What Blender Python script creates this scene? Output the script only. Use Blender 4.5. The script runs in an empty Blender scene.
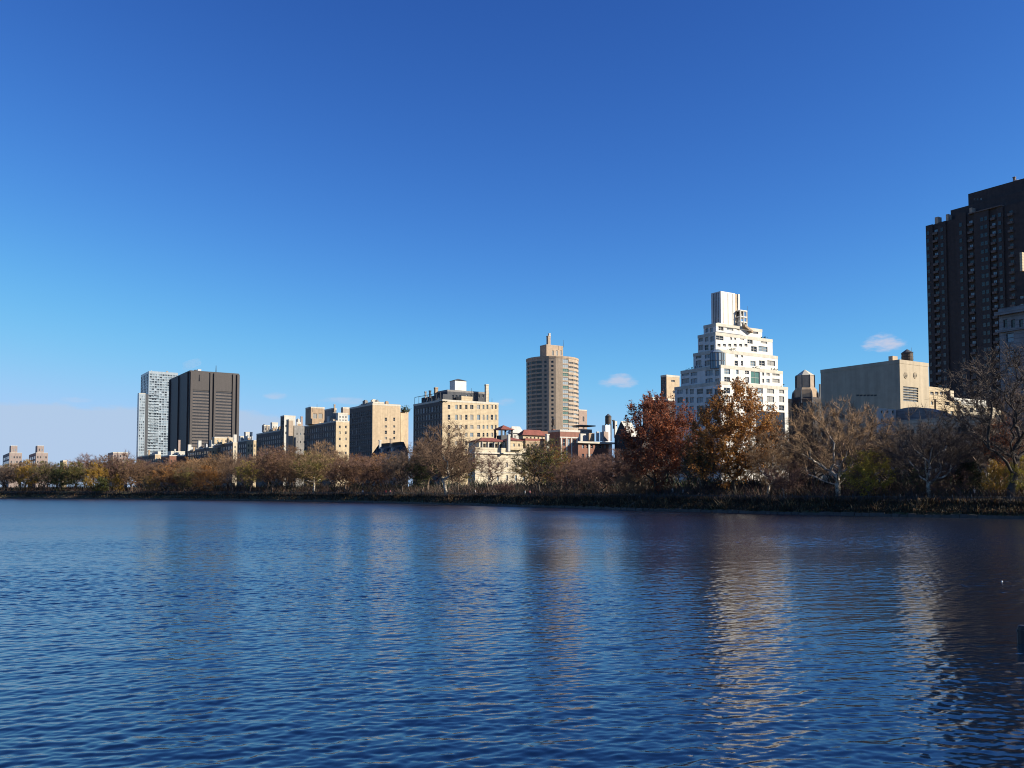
import bpy, bmesh, math, random
import numpy as np
from mathutils import Vector, Matrix
R = math.radians
rnd = random.Random(7)
nrg = np.random.default_rng(11)
scene = bpy.context.scene
COL = scene.collection

# ------------------------------------------------------------------ camera geometry of the photograph
F, HOR, H, PIT = 900.0, 488.5, 4.0, R(2.9)
CY = HOR - F * math.tan(PIT)
def ray(px, py):
    xc, yc = (px - 512) / F, (CY - py) / F
    return Vector((xc, math.cos(PIT) - yc * math.sin(PIT), math.sin(PIT) + yc * math.cos(PIT)))
def at(px, py, D):                       # world point on a pixel at forward distance D
    d = ray(px, py); return Vector((d.x / d.y * D, D, H + d.z / d.y * D))
AV = R(33)                               # the avenue runs 33 degrees left of straight ahead
EX = Vector((math.cos(AV), math.sin(AV), 0)); DY = Vector((-math.sin(AV), math.cos(AV), 0))
SUN_AZ, SUN_EL = R(104), R(25)           # clockwise from +Y

cam = bpy.data.objects.new('camera', bpy.data.cameras.new('camera')); COL.objects.link(cam)
cam.location = (0, 0, H); cam.rotation_euler = (math.pi / 2 + PIT, 0, 0)
cam.data.sensor_width = 36; cam.data.lens = 36 * F / 1024
cam.data.shift_y = (CY - 384) / 1024
cam.data.clip_end = 30000; cam.data.clip_start = .1
scene.camera = cam

# ------------------------------------------------------------------ helpers
def tag(o, label=None, cat=None, group=None, kind=None):
    if label: o['label'] = label
    if cat: o['category'] = cat
    if group: o['group'] = group
    if kind: o['kind'] = kind
    return o
def link(name, me, parent=None):
    o = bpy.data.objects.new(name, me); COL.objects.link(o)
    if parent is not None: o.parent = parent
    return o
def empty(name, loc, rz=0):
    o = link(name, None); o.location = loc; o.rotation_euler = (0, 0, rz); o.empty_display_size = .2
    return o
class MB:
    def __init__(s): s.v = []; s.f = []; s.m = []
    def quad(s, a, b, c, d, m=0):
        n = len(s.v); s.v += [tuple(a), tuple(b), tuple(c), tuple(d)]; s.f.append((n, n + 1, n + 2, n + 3)); s.m.append(m)
    def poly(s, pts, m=0):
        n = len(s.v); s.v += [tuple(p) for p in pts]; s.f.append(tuple(range(n, n + len(pts)))); s.m.append(m)
    def box(s, x0, x1, y0, y1, z0, z1, m=0, top=None, bottom=True):
        n = len(s.v)
        s.v += [(x0, y0, z0), (x1, y0, z0), (x1, y1, z0), (x0, y1, z0), (x0, y0, z1), (x1, y0, z1), (x1, y1, z1), (x0, y1, z1)]
        fs = [(0, 1, 5, 4), (1, 2, 6, 5), (2, 3, 7, 6), (3, 0, 4, 7), (4, 5, 6, 7)] + ([(3, 2, 1, 0)] if bottom else [])
        for i, f in enumerate(fs):
            s.f.append(tuple(n + k for k in f)); s.m.append(m if (i != 4 or top is None) else top)
    def lathe(s, prof, cx=0, cy=0, seg=16, m=0, a0=0):      # prof: (r, z) from bottom to top
        n = len(s.v)
        for r, z in prof:
            for k in range(seg):
                a = a0 + 2 * math.pi * k / seg; s.v.append((cx + r * math.cos(a), cy + r * math.sin(a), z))
        for i in range(len(prof) - 1):
            for k in range(seg):
                k2 = (k + 1) % seg
                s.f.append((n + i * seg + k, n + i * seg + k2, n + (i + 1) * seg + k2, n + (i + 1) * seg + k)); s.m.append(m)
        s.f.append(tuple(n + (len(prof) - 1) * seg + k for k in range(seg))); s.m.append(m)
        s.f.append(tuple(n + k for k in reversed(range(seg)))); s.m.append(m)
    def tube(s, p, q, r0, r1, k=5, m=0):
        p, q = Vector(p), Vector(q); d = (q - p)
        if d.length < 1e-6: return
        d.normalize(); a = d.orthogonal().normalized(); b = d.cross(a); n = len(s.v)
        for c, r in ((p, r0), (q, r1)):
            for i in range(k):
                t = 2 * math.pi * i / k; s.v.append(tuple(c + a * (r * math.cos(t)) + b * (r * math.sin(t))))
        for i in range(k):
            j = (i + 1) % k; s.f.append((n + i, n + j, n + k + j, n + k + i)); s.m.append(m)
        s.f.append(tuple(n + k + i for i in range(k))); s.m.append(m)
    def mesh(s, name, mats, smooth=False):
        me = bpy.data.meshes.new(name); me.from_pydata(s.v, [], s.f)
        for x in mats: me.materials.append(x)
        me.polygons.foreach_set('material_index', s.m)
        if smooth: me.polygons.foreach_set('use_smooth', [True] * len(s.f))
        me.update(); return me
    def build(s, name, mats, parent=None, smooth=False):
        return link(name, s.mesh(name, mats if isinstance(mats, (list, tuple)) else [mats], smooth), parent)
def np_mesh(name, v, faces, k, mats, mi=None, smooth=False):    # faces: (n,k) index array
    me = bpy.data.meshes.new(name); n = len(faces)
    me.vertices.add(len(v)); me.vertices.foreach_set('co', np.asarray(v, np.float32).ravel())
    me.loops.add(n * k); me.loops.foreach_set('vertex_index', np.asarray(faces, np.int32).ravel())
    me.polygons.add(n); me.polygons.foreach_set('loop_start', np.arange(n, dtype=np.int32) * k)
    if mi is not None: me.polygons.foreach_set('material_index', np.asarray(mi, np.int32))
    for x in mats: me.materials.append(x)
    if smooth: me.polygons.foreach_set('use_smooth', np.ones(n, bool))
    me.update(); me.validate(); return me

# ------------------------------------------------------------------ materials
def new_mat(name):
    m = bpy.data.materials.new(name); m.use_nodes = True
    nt = m.node_tree; return m, nt, nt.nodes['Principled BSDF']
def N(nt, t, **kw):
    n = nt.nodes.new(t)
    for k, v in kw.items(): setattr(n, k, v)
    return n
def wall_mat(name, c, var=.25, rough=.85, scale=.6, courses=0, streak=.12):
    """masonry: broad tonal patches, fine grain, faint vertical weather streaks, optional courses"""
    m, nt, b = new_mat(name); L = nt.links.new
    tc = N(nt, 'ShaderNodeTexCoord')
    n1 = N(nt, 'ShaderNodeTexNoise'); n1.inputs['Scale'].default_value = scale; n1.inputs['Detail'].default_value = 8; n1.inputs['Roughness'].default_value = .7
    L(tc.outputs['Object'], n1.inputs['Vector'])
    mp = N(nt, 'ShaderNodeMapping'); mp.inputs['Scale'].default_value = (.9, .9, .05); L(tc.outputs['Object'], mp.inputs['Vector'])
    n2 = N(nt, 'ShaderNodeTexNoise'); n2.inputs['Scale'].default_value = 1.0; n2.inputs['Detail'].default_value = 4; L(mp.outputs['Vector'], n2.inputs['Vector'])
    r1 = N(nt, 'ShaderNodeMapRange'); r1.inputs['From Min'].default_value = .3; r1.inputs['From Max'].default_value = .7
    r1.inputs['To Min'].default_value = 1 - var; r1.inputs['To Max'].default_value = 1 + var; L(n1.outputs['Fac'], r1.inputs['Value'])
    r2 = N(nt, 'ShaderNodeMapRange'); r2.inputs['From Min'].default_value = .35; r2.inputs['From Max'].default_value = .65
    r2.inputs['To Min'].default_value = 1 - streak; r2.inputs['To Max'].default_value = 1 + streak * .5; L(n2.outputs['Fac'], r2.inputs['Value'])
    mu = N(nt, 'ShaderNodeMath', operation='MULTIPLY'); L(r1.outputs[0], mu.inputs[0]); L(r2.outputs[0], mu.inputs[1])
    out = mu.outputs[0]
    if courses:
        sx = N(nt, 'ShaderNodeSeparateXYZ'); L(tc.outputs['Object'], sx.inputs[0])
        md = N(nt, 'ShaderNodeMath', operation='PINGPONG'); md.inputs[1].default_value = courses / 2; L(sx.outputs['Z'], md.inputs[0])
        gt = N(nt, 'ShaderNodeMapRange'); gt.inputs['From Min'].default_value = .04; gt.inputs['From Max'].default_value = .12
        gt.inputs['To Min'].default_value = .72; L(md.outputs[0], gt.inputs['Value'])
        m3 = N(nt, 'ShaderNodeMath', operation='MULTIPLY'); L(out, m3.inputs[0]); L(gt.outputs[0], m3.inputs[1]); out = m3.outputs[0]
    vm = N(nt, 'ShaderNodeVectorMath', operation='SCALE'); vm.inputs[0].default_value = c; L(out, vm.inputs['Scale'])
    L(vm.outputs[0], b.inputs['Base Color']); b.inputs['Roughness'].default_value = rough
    return m
def plain(name, c, rough=.6, metal=0, var=.2):
    m = wall_mat(name, c, var, rough, 1.5, 0, .08); m.node_tree.nodes['Principled BSDF'].inputs['Metallic'].default_value = metal; return m
def glass_mat(name, c, rough=.12):
    m, nt, b = new_mat(name); L = nt.links.new
    g = N(nt, 'ShaderNodeNewGeometry'); hs = N(nt, 'ShaderNodeHueSaturation'); hs.inputs['Color'].default_value = (*c, 1)
    r = N(nt, 'ShaderNodeMapRange'); r.inputs['To Min'].default_value = .5; r.inputs['To Max'].default_value = 1.5
    L(g.outputs['Random Per Island'], r.inputs['Value']); L(r.outputs[0], hs.inputs['Value']); L(hs.outputs[0], b.inputs['Base Color'])
    b.inputs['Roughness'].default_value = rough; b.inputs['IOR'].default_value = 1.5
    return m
M = {}
M['cream'] = wall_mat('cream_limestone', (.50, .40, .26), .16, courses=.6)
M['pale'] = wall_mat('pale_limestone', (.54, .47, .35), .14, courses=.7)
M['tan'] = wall_mat('tan_brick', (.34, .245, .16), .18)
M['tanlight'] = wall_mat('light_tan_brick', (.44, .34, .225), .16)
M['front'] = wall_mat('shade_darkened_front_stone', (.13, .11, .095), .22, courses=.8)  # darker park-front version of the pale walls, with the shade put into its colour
M['pinkgrey'] = wall_mat('pink_grey_brick', (.27, .215, .195), .18)
M['white'] = wall_mat('white_brick', (.64, .615, .56), .10)
M['white2'] = wall_mat('off_white_stucco', (.48, .465, .42), .14)
M['grey'] = wall_mat('grey_stone', (.22, .21, .20), .25, courses=.8)
M['slate'] = wall_mat('slate_roofing', (.06, .065, .075), .3)
M['red'] = wall_mat('red_brick', (.22, .10, .072), .22)
M['redbrown'] = wall_mat('red_brown_brick', (.20, .09, .06), .22)
M['brown'] = wall_mat('brown_brick', (.35, .275, .205), .18)
M['brownlight'] = wall_mat('light_brown_brick', (.36, .27, .19), .18)
M['darkbrown'] = wall_mat('dark_brown_brick', (.042, .033, .031), .3)
M['pinkbrick'] = wall_mat('pink_brick', (.31, .23, .19), .2)
M['corten'] = wall_mat('weathered_steel_cladding', (.044, .037, .037), .22, .6)
M['cortenlight'] = wall_mat('weathered_steel_spandrel', (.078, .064, .060), .3, .6)
M['tile'] = wall_mat('red_clay_roof_tile', (.20, .062, .045), .3)
M['roof'] = wall_mat('tar_and_gravel_roof', (.16, .15, .14), .3)
M['coping'] = wall_mat('stone_coping', (.50, .46, .38), .15)
M['beige'] = wall_mat('beige_limestone_panel', (.40, .335, .24), .10)
M['wood'] = wall_mat('weathered_tank_wood', (.10, .075, .055), .35)
M['metal'] = plain('dark_metal', (.03, .03, .033), .5, .3)
M['lightmetal'] = plain('pale_metal', (.45, .46, .47), .4, .5)
M['frame'] = plain('window_frame_paint', (.35, .33, .30), .5)
M['framedark'] = plain('dark_window_frame', (.05, .05, .055), .5)
M['panel'] = wall_mat('pale_curtain_wall_panel', (.30, .35, .39), .15, .3)
M['glass'] = glass_mat('dark_window_glass', (.018, .023, .030))
M['blind'] = glass_mat('window_with_pale_blind', (.22, .215, .20), .3)
M['sky'] = glass_mat('pale_blue_glazing', (.16, .21, .25), .08)
M['green'] = glass_mat('green_glazing', (.07, .15, .13), .08)
M['panelglass'] = glass_mat('white_spandrel_glass', (.26, .31, .35), .15)
M['copper'] = wall_mat('green_copper', (.22, .38, .31), .2)

# ------------------------------------------------------------------ world: sky with a low cloud bank and a few puffs
w = bpy.data.worlds.new('World'); scene.world = w; w.use_nodes = True
nt = w.node_tree; L = nt.links.new; bg = nt.nodes['Background']
sky = N(nt, 'ShaderNodeTexSky', sky_type='NISHITA'); sky.sun_disc = False
sky.sun_elevation = SUN_EL; sky.sun_rotation = SUN_AZ
sky.altitude = 50; sky.air_density = .6; sky.dust_density = 0; sky.ozone_density = 3
SKY_STRENGTH = .10
def mathn(op, a, b=None, c=None, clamp=False):
    n = N(nt, 'ShaderNodeMath', operation=op); n.use_clamp = clamp
    for i, x in enumerate((a, b, c)):
        if x is None: continue
        if isinstance(x, (int, float)): n.inputs[i].default_value = x
        else: L(x, n.inputs[i])
    return n.outputs[0]
def sstep(v, a, b, lo=0., hi=1.):
    n = N(nt, 'ShaderNodeMapRange', interpolation_type='SMOOTHSTEP')
    n.inputs['From Min'].default_value = a; n.inputs['From Max'].default_value = b
    n.inputs['To Min'].default_value = lo; n.inputs['To Max'].default_value = hi
    L(v, n.inputs['Value']); return n.outputs[0]
# the phone's colour response for the sky: a power and a gain for each channel
sc_ = N(nt, 'ShaderNodeSeparateColor'); L(sky.outputs[0], sc_.inputs[0]); co_ = N(nt, 'ShaderNodeCombineColor')
for i, (a_, g_, c_) in enumerate(((2.74, 1.56, .42), (3.45, 1.5, .61), (2.65, 1.18, .93))):
    v_ = mathn('MULTIPLY', mathn('POWER', mathn('MULTIPLY', sc_.outputs[i], SKY_STRENGTH), g_), a_)
    sh = mathn('POWER', mathn('ADD', mathn('POWER', mathn('DIVIDE', v_, c_), 4.0), 1.0), .25)
    L(mathn('DIVIDE', v_, mathn('MULTIPLY', sh, SKY_STRENGTH)), co_.inputs[i])
skyc = co_.outputs[0]
tc = N(nt, 'ShaderNodeTexCoord'); sx = N(nt, 'ShaderNodeSeparateXYZ'); L(tc.outputs['Generated'], sx.inputs[0])
az = mathn('ARCTAN2', sx.outputs['X'], sx.outputs['Y']); el = mathn('ARCSINE', sx.outputs['Z'])
cv = N(nt, 'ShaderNodeCombineXYZ'); L(az, cv.inputs[0]); L(mathn('MULTIPLY', el, 3.0), cv.inputs[1])
def noise(sc, det, rough=.55):
    n = N(nt, 'ShaderNodeTexNoise'); n.inputs['Scale'].default_value = sc; n.inputs['Detail'].default_value = det; n.inputs['Roughness'].default_value = rough
    L(cv.outputs[0], n.inputs['Vector']); return n.outputs['Fac']
nb = noise(14, 5); nf = noise(55, 6, .6)
def azel(px, py):
    d = ray(px, py).normalized(); return math.atan2(d.x, d.y), math.asin(d.z)
# cloud bank: everything below a wavy ceiling on the left, fading towards the right
ceil_l = azel(60, 402)[1]
edge = mathn('ADD', ceil_l, mathn('ADD', mathn('MULTIPLY', mathn('SUBTRACT', nb, .5), .026), mathn('MULTIPLY', mathn('SUBTRACT', nf, .5), .010)))
edge = mathn('SUBTRACT', edge, mathn('MULTIPLY', mathn('MAXIMUM', mathn('ADD', az, .33), 0.0), .10))
bank = sstep(mathn('SUBTRACT', edge, el), -.001, .006)
fade = sstep(az, azel(520, 430)[0], azel(250, 430)[0])
bank = mathn('MULTIPLY', mathn('MULTIPLY', bank, fade), .80)
def puff(px, py, rx, ry, dens, th=.45):
    a, e = azel(px, py)
    dx = mathn('DIVIDE', mathn('SUBTRACT', az, a), rx / F); dy = mathn('DIVIDE', mathn('SUBTRACT', el, e), ry / F)
    rr = mathn('ADD', mathn('MULTIPLY', dx, dx), mathn('MULTIPLY', dy, dy))
    rr = mathn('ADD', rr, mathn('MULTIPLY', mathn('SUBTRACT', nf, .5), 2.6))
    return mathn('MULTIPLY', sstep(rr, 1.1, -.2), dens)
cl = [puff(884, 343, 19, 9, .85), puff(621, 381, 17, 8, .7), puff(607, 384, 10, 5, .4), puff(345, 401, 24, 4, .40), puff(276, 396, 12, 4, .40), puff(75, 400, 14, 3, .3), puff(505, 402, 12, 4, .3)]
tot = cl[0]
for c in cl[1:]: tot = mathn('MAXIMUM', tot, c)
cc = N(nt, 'ShaderNodeMix', data_type='RGBA'); L(bank, cc.inputs['Factor']); L(skyc, cc.inputs['A']); cc.inputs['B'].default_value = (4.6, 5.9, 7.8, 1)
cd = N(nt, 'ShaderNodeMix', data_type='RGBA'); L(tot, cd.inputs['Factor']); L(cc.outputs['Result'], cd.inputs['A']); cd.inputs['B'].default_value = (6.0, 6.2, 7.6, 1)
L(cd.outputs['Result'], bg.inputs['Color']); bg.inputs['Strength'].default_value = SKY_STRENGTH / 1.8
sun = bpy.data.objects.new('sun', bpy.data.lights.new('sun', 'SUN')); COL.objects.link(sun)
sun.data.energy = 5.0; sun.data.angle = R(.5); sun.data.color = (1, .90, .74)
sd = Vector((math.sin(SUN_AZ) * math.cos(SUN_EL), math.cos(SUN_AZ) * math.cos(SUN_EL), math.sin(SUN_EL)))
sun.rotation_euler = sd.to_track_quat('Z', 'Y').to_euler(); sun.location = (60, -40, 80)
scene.view_settings.view_transform = 'Standard'; scene.view_settings.look = 'None'
scene.view_settings.exposure = .848; scene.view_settings.gamma = 1
scene.cycles.max_bounces = 5; scene.cycles.diffuse_bounces = 2; scene.cycles.glossy_bounces = 3; scene.cycles.transparent_max_bounces = 8
scene.cycles.use_denoising = True
scene.cycles.sample_clamp_indirect = 6; scene.cycles.filter_width = 1.05

# ------------------------------------------------------------------ lake shore, ground, water
def Dsh(px): return float(np.interp(px, SPX, SD))
SPX = [-200, 0, 130, 260, 340, 430, 520, 640, 770, 900, 1024, 1250]
SY = [498.2, 498.4, 499.3, 500.8, 502.0, 504.3, 507.0, 510.8, 514.0, 516.8, 519.0, 523.0]
SD = [H * F / (y - HOR) for y in SY]
far_pts = [((p - 512) / F * d, d) for p, d in zip(SPX, SD)]
loop = far_pts + [(150, 55), (140, 25), (90, 12), (30, 7.5), (-40, 7), (-150, 8), (-330, 30), (-420, 130), (-430, 260), (-370, 345)]
CX, CYC = -40.0, 100.0
ang = np.array([math.atan2(y - CYC, x - CX) for x, y in loop]); rad = np.array([math.hypot(y - CYC, x - CX) for x, y in loop])
o = np.argsort(ang); ang, rad = ang[o], rad[o]
def Rth(th):
    return np.interp(th, np.r_[ang[-3:] - 2 * np.pi, ang, ang[:3] + 2 * np.pi], np.r_[rad[-3:], rad, rad[:3]])
PO = [-6, 0, .7, .9, 3.2, 4.0, 8.0, 15, 60, 200, 1200, 9000]
PZ = [-1.6, -.25, .05, .50, 1.55, 1.7, 1.75, 2.95, 3.0, 3.0, 3.0, 3.0]
def offs(x, y):
    return math.hypot(x - CX, y - CYC) - float(Rth(math.atan2(y - CYC, x - CX)))
def zg(x, y): return float(np.interp(offs(x, y), PO, PZ))
TH = np.concatenate([np.linspace(-math.pi, math.pi, 361)[:-1]])
TH = np.unique(np.r_[TH, np.linspace(-.6, 2.4, 700)])
RR = Rth(TH)
jit = nrg.normal(0, .12, len(TH))
def gmesh(offlist, name, mats, dz=0, sel=None, jz=.0):
    th, rr, jt = (TH, RR, jit) if sel is None else (TH[sel], RR[sel], jit[sel])
    closed = sel is None; n = len(th); V = []
    for q, of in enumerate(offlist):
        r = rr + of + (jt if of < 20 else 0)
        z = np.interp(of, PO, PZ) + dz + (nrg.normal(0, jz, n) if 0.8 < of < 40 else 0)
        V.append(np.stack([CX + r * np.cos(th), CYC + r * np.sin(th), np.broadcast_to(z, (n,))], 1))
    V = np.concatenate(V); fs = []
    for q in range(len(offlist) - 1):
        for i in range(n if closed else n - 1):
            j = (i + 1) % n; fs.append((q * n + i, (q + 1) * n + i, (q + 1) * n + j, q * n + j))
    return np_mesh(name, V, np.array(fs), 4, mats)
def ground_mat():
    m, nt, b = new_mat('leaf_littered_ground'); L = nt.links.new
    tc = N(nt, 'ShaderNodeTexCoord'); n1 = N(nt, 'ShaderNodeTexNoise'); n1.inputs['Scale'].default_value = .12; n1.inputs['Detail'].default_value = 8
    n2 = N(nt, 'ShaderNodeTexNoise'); n2.inputs['Scale'].default_value = 2.2; n2.inputs['Detail'].default_value = 6
    L(tc.outputs['Object'], n1.inputs[0]); L(tc.outputs['Object'], n2.inputs[0])
    cr = N(nt, 'ShaderNodeValToRGB'); e = cr.color_ramp.elements
    e[0].position = .38; e[0].color = (.045, .055, .02, 1); e[1].position = .60; e[1].color = (.11, .065, .032, 1)
    mx = N(nt, 'ShaderNodeMath', operation='ADD'); s = N(nt, 'ShaderNodeMath', operation='MULTIPLY_ADD'); s.inputs[1].default_value = .5; s.inputs[2].default_value = -.25
    L(n2.outputs['Fac'], s.inputs[0]); L(n1.outputs['Fac'], mx.inputs[0]); L(s.outputs[0], mx.inputs[1]); L(mx.outputs[0], cr.inputs[0]); L(cr.outputs[0], b.inputs['Base Color'])
    b.inputs['Roughness'].default_value = .95; return m
M['ground'] = ground_mat()
M['path'] = plain('cinder_path', (.17, .14, .11), .95)
M['stone'] = wall_mat('dark_wet_stone', (.06, .055, .05), .4, .7)
tag(link('ground', gmesh(PO, 'ground', [M['ground']], jz=.05)), kind='structure')
selp = np.where((TH > -.6) & (TH < 2.45))[0]
tag(link('path', gmesh([4.6, 7.8], 'path', [M['path']], dz=.03, sel=selp)), kind='structure')

# water: a fan of real ripples, fine near the shore we stand on; ripples too small for the far mesh become gloss
def build_water():
    rows = []; D = 5.0
    while D < 12: rows.append(D); D += .25
    while D < 30: rows.append(D); D += .04
    while D < 135: rows.append(D); D += .04 + .06 * (D - 30) / 100
    s_ = .12
    while D < 620: rows.append(D); s_ = min(s_ * 1.0035, 2.2); D += s_
    rows += [700, 900]
    dcol = .00135
    cols = np.concatenate([np.linspace(-1.9, -.64, 40)[:-1], np.arange(-.64, .64, dcol), np.linspace(.64, 1.9, 40)])
    D = np.array(rows); sp = np.gradient(D)
    DD, TT = np.meshgrid(D, cols, indexing='ij')
    X = DD * np.sin(TT); Y = DD * np.cos(TT); Z = np.zeros_like(X)
    g = np.random.default_rng(5)
    K = 130; lam = np.exp(np.linspace(math.log(.12), math.log(2.6), K)) * g.uniform(.96, 1.04, K)
    wgt = np.exp(-((np.log(lam) - math.log(.31)) / .75) ** 2) + .07
    sig = .064
    miss = np.zeros(len(D)); s2 = wgt / wgt.sum() * sig * sig
    lw = X * .05 + 3; gust = 1 + .34 * np.sin(X * .11 + Y * .05 + 1.3 * np.sin(Y * .043)) + .24 * np.sin(Y * .21 - X * .07 + 2 * np.sin(X * .03)) + .12 * np.sin(X * .31 + Y * .17 + 1.7)
    for k in range(K):
        kk = 2 * math.pi / lam[k]; th = math.pi / 2 + .24 + g.normal(0, .55 if lam[k] < .8 else .35)
        a = math.sqrt(2 * s2[k]) / kk
        wv = np.clip((lam[k] / sp - 2.0) / 1.5, 0, 1)
        miss += s2[k] * (1 - wv * wv)
        ph = kk * (math.cos(th) * X + math.sin(th) * Y) + g.uniform(0, 6.28)
        # gently sharpened crests
        Z += (a * wv)[:, None] * gust * (np.sin(ph) + .18 * np.sin(2 * ph + math.pi / 2))
    nR, nC = X.shape
    V = np.stack([X, Y, Z], -1).reshape(-1, 3)
    i = np.arange(nR * nC).reshape(nR, nC)
    fs = np.stack([i[:-1, :-1], i[:-1, 1:], i[1:, 1:], i[1:, :-1]], -1).reshape(-1, 4)
    me = np_mesh('water', V, fs, 4, [], smooth=True)
    at_ = me.attributes.new('ripple', 'FLOAT', 'POINT')
    al = np.sqrt(2 * (miss * .8 + .00008)); rg = np.sqrt(np.clip(al, 0, 1))
    at_.data.foreach_set('value', np.repeat(rg, nC).astype(np.float32))
    m, nt, b = new_mat('lake_water'); L = nt.links.new
    b.inputs['Base Color'].default_value = (.001, .005, .015, 1); b.inputs['IOR'].default_value = 1.95
    a = N(nt, 'ShaderNodeAttribute', attribute_name='ripple'); L(a.outputs['Fac'], b.inputs['Roughness'])
    me.materials.append(m)
    return tag(link('water', me), kind='structure')
build_water()
# ------------------------------------------------------------------ buildings
GZ = 3.0
SVEC, WVEC = Vector((0, -1, 0)), Vector((-1, 0, 0))      # local normals: sunny front (local -y) and park front (local -x)
_wm = {}
def win_mesh(w, h, glass, frame, bars=1):
    k = (round(w, 2), round(h, 2), glass, frame, bars)
    if k in _wm: return _wm[k]
    m = MB(); t = min(.09, w * .09); a = w / 2
    m.quad((-a, 0, 0), (a, 0, 0), (a, 0, h), (-a, 0, h), 0)
    for x0, x1, z0, z1 in [(-a, -a + t, 0, h), (a - t, a, 0, h), (-a + t, a - t, 0, t), (-a + t, a - t, h - t, h), (-a + t, a - t, h * .5 - t / 2, h * .5 + t / 2)] + \
            [(-a + w * (i + 1) / (bars + 1) - t / 2, -a + w * (i + 1) / (bars + 1) + t / 2, t, h - t) for i in range(bars if w > 1.6 else 0)]:
        m.box(x0, x1, -.07 if x1 - x0 < w * .5 else -.06, -.004, z0, z1, 1)
    _wm[k] = m.mesh('window', [M[glass], M[frame]]); return _wm[k]
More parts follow.
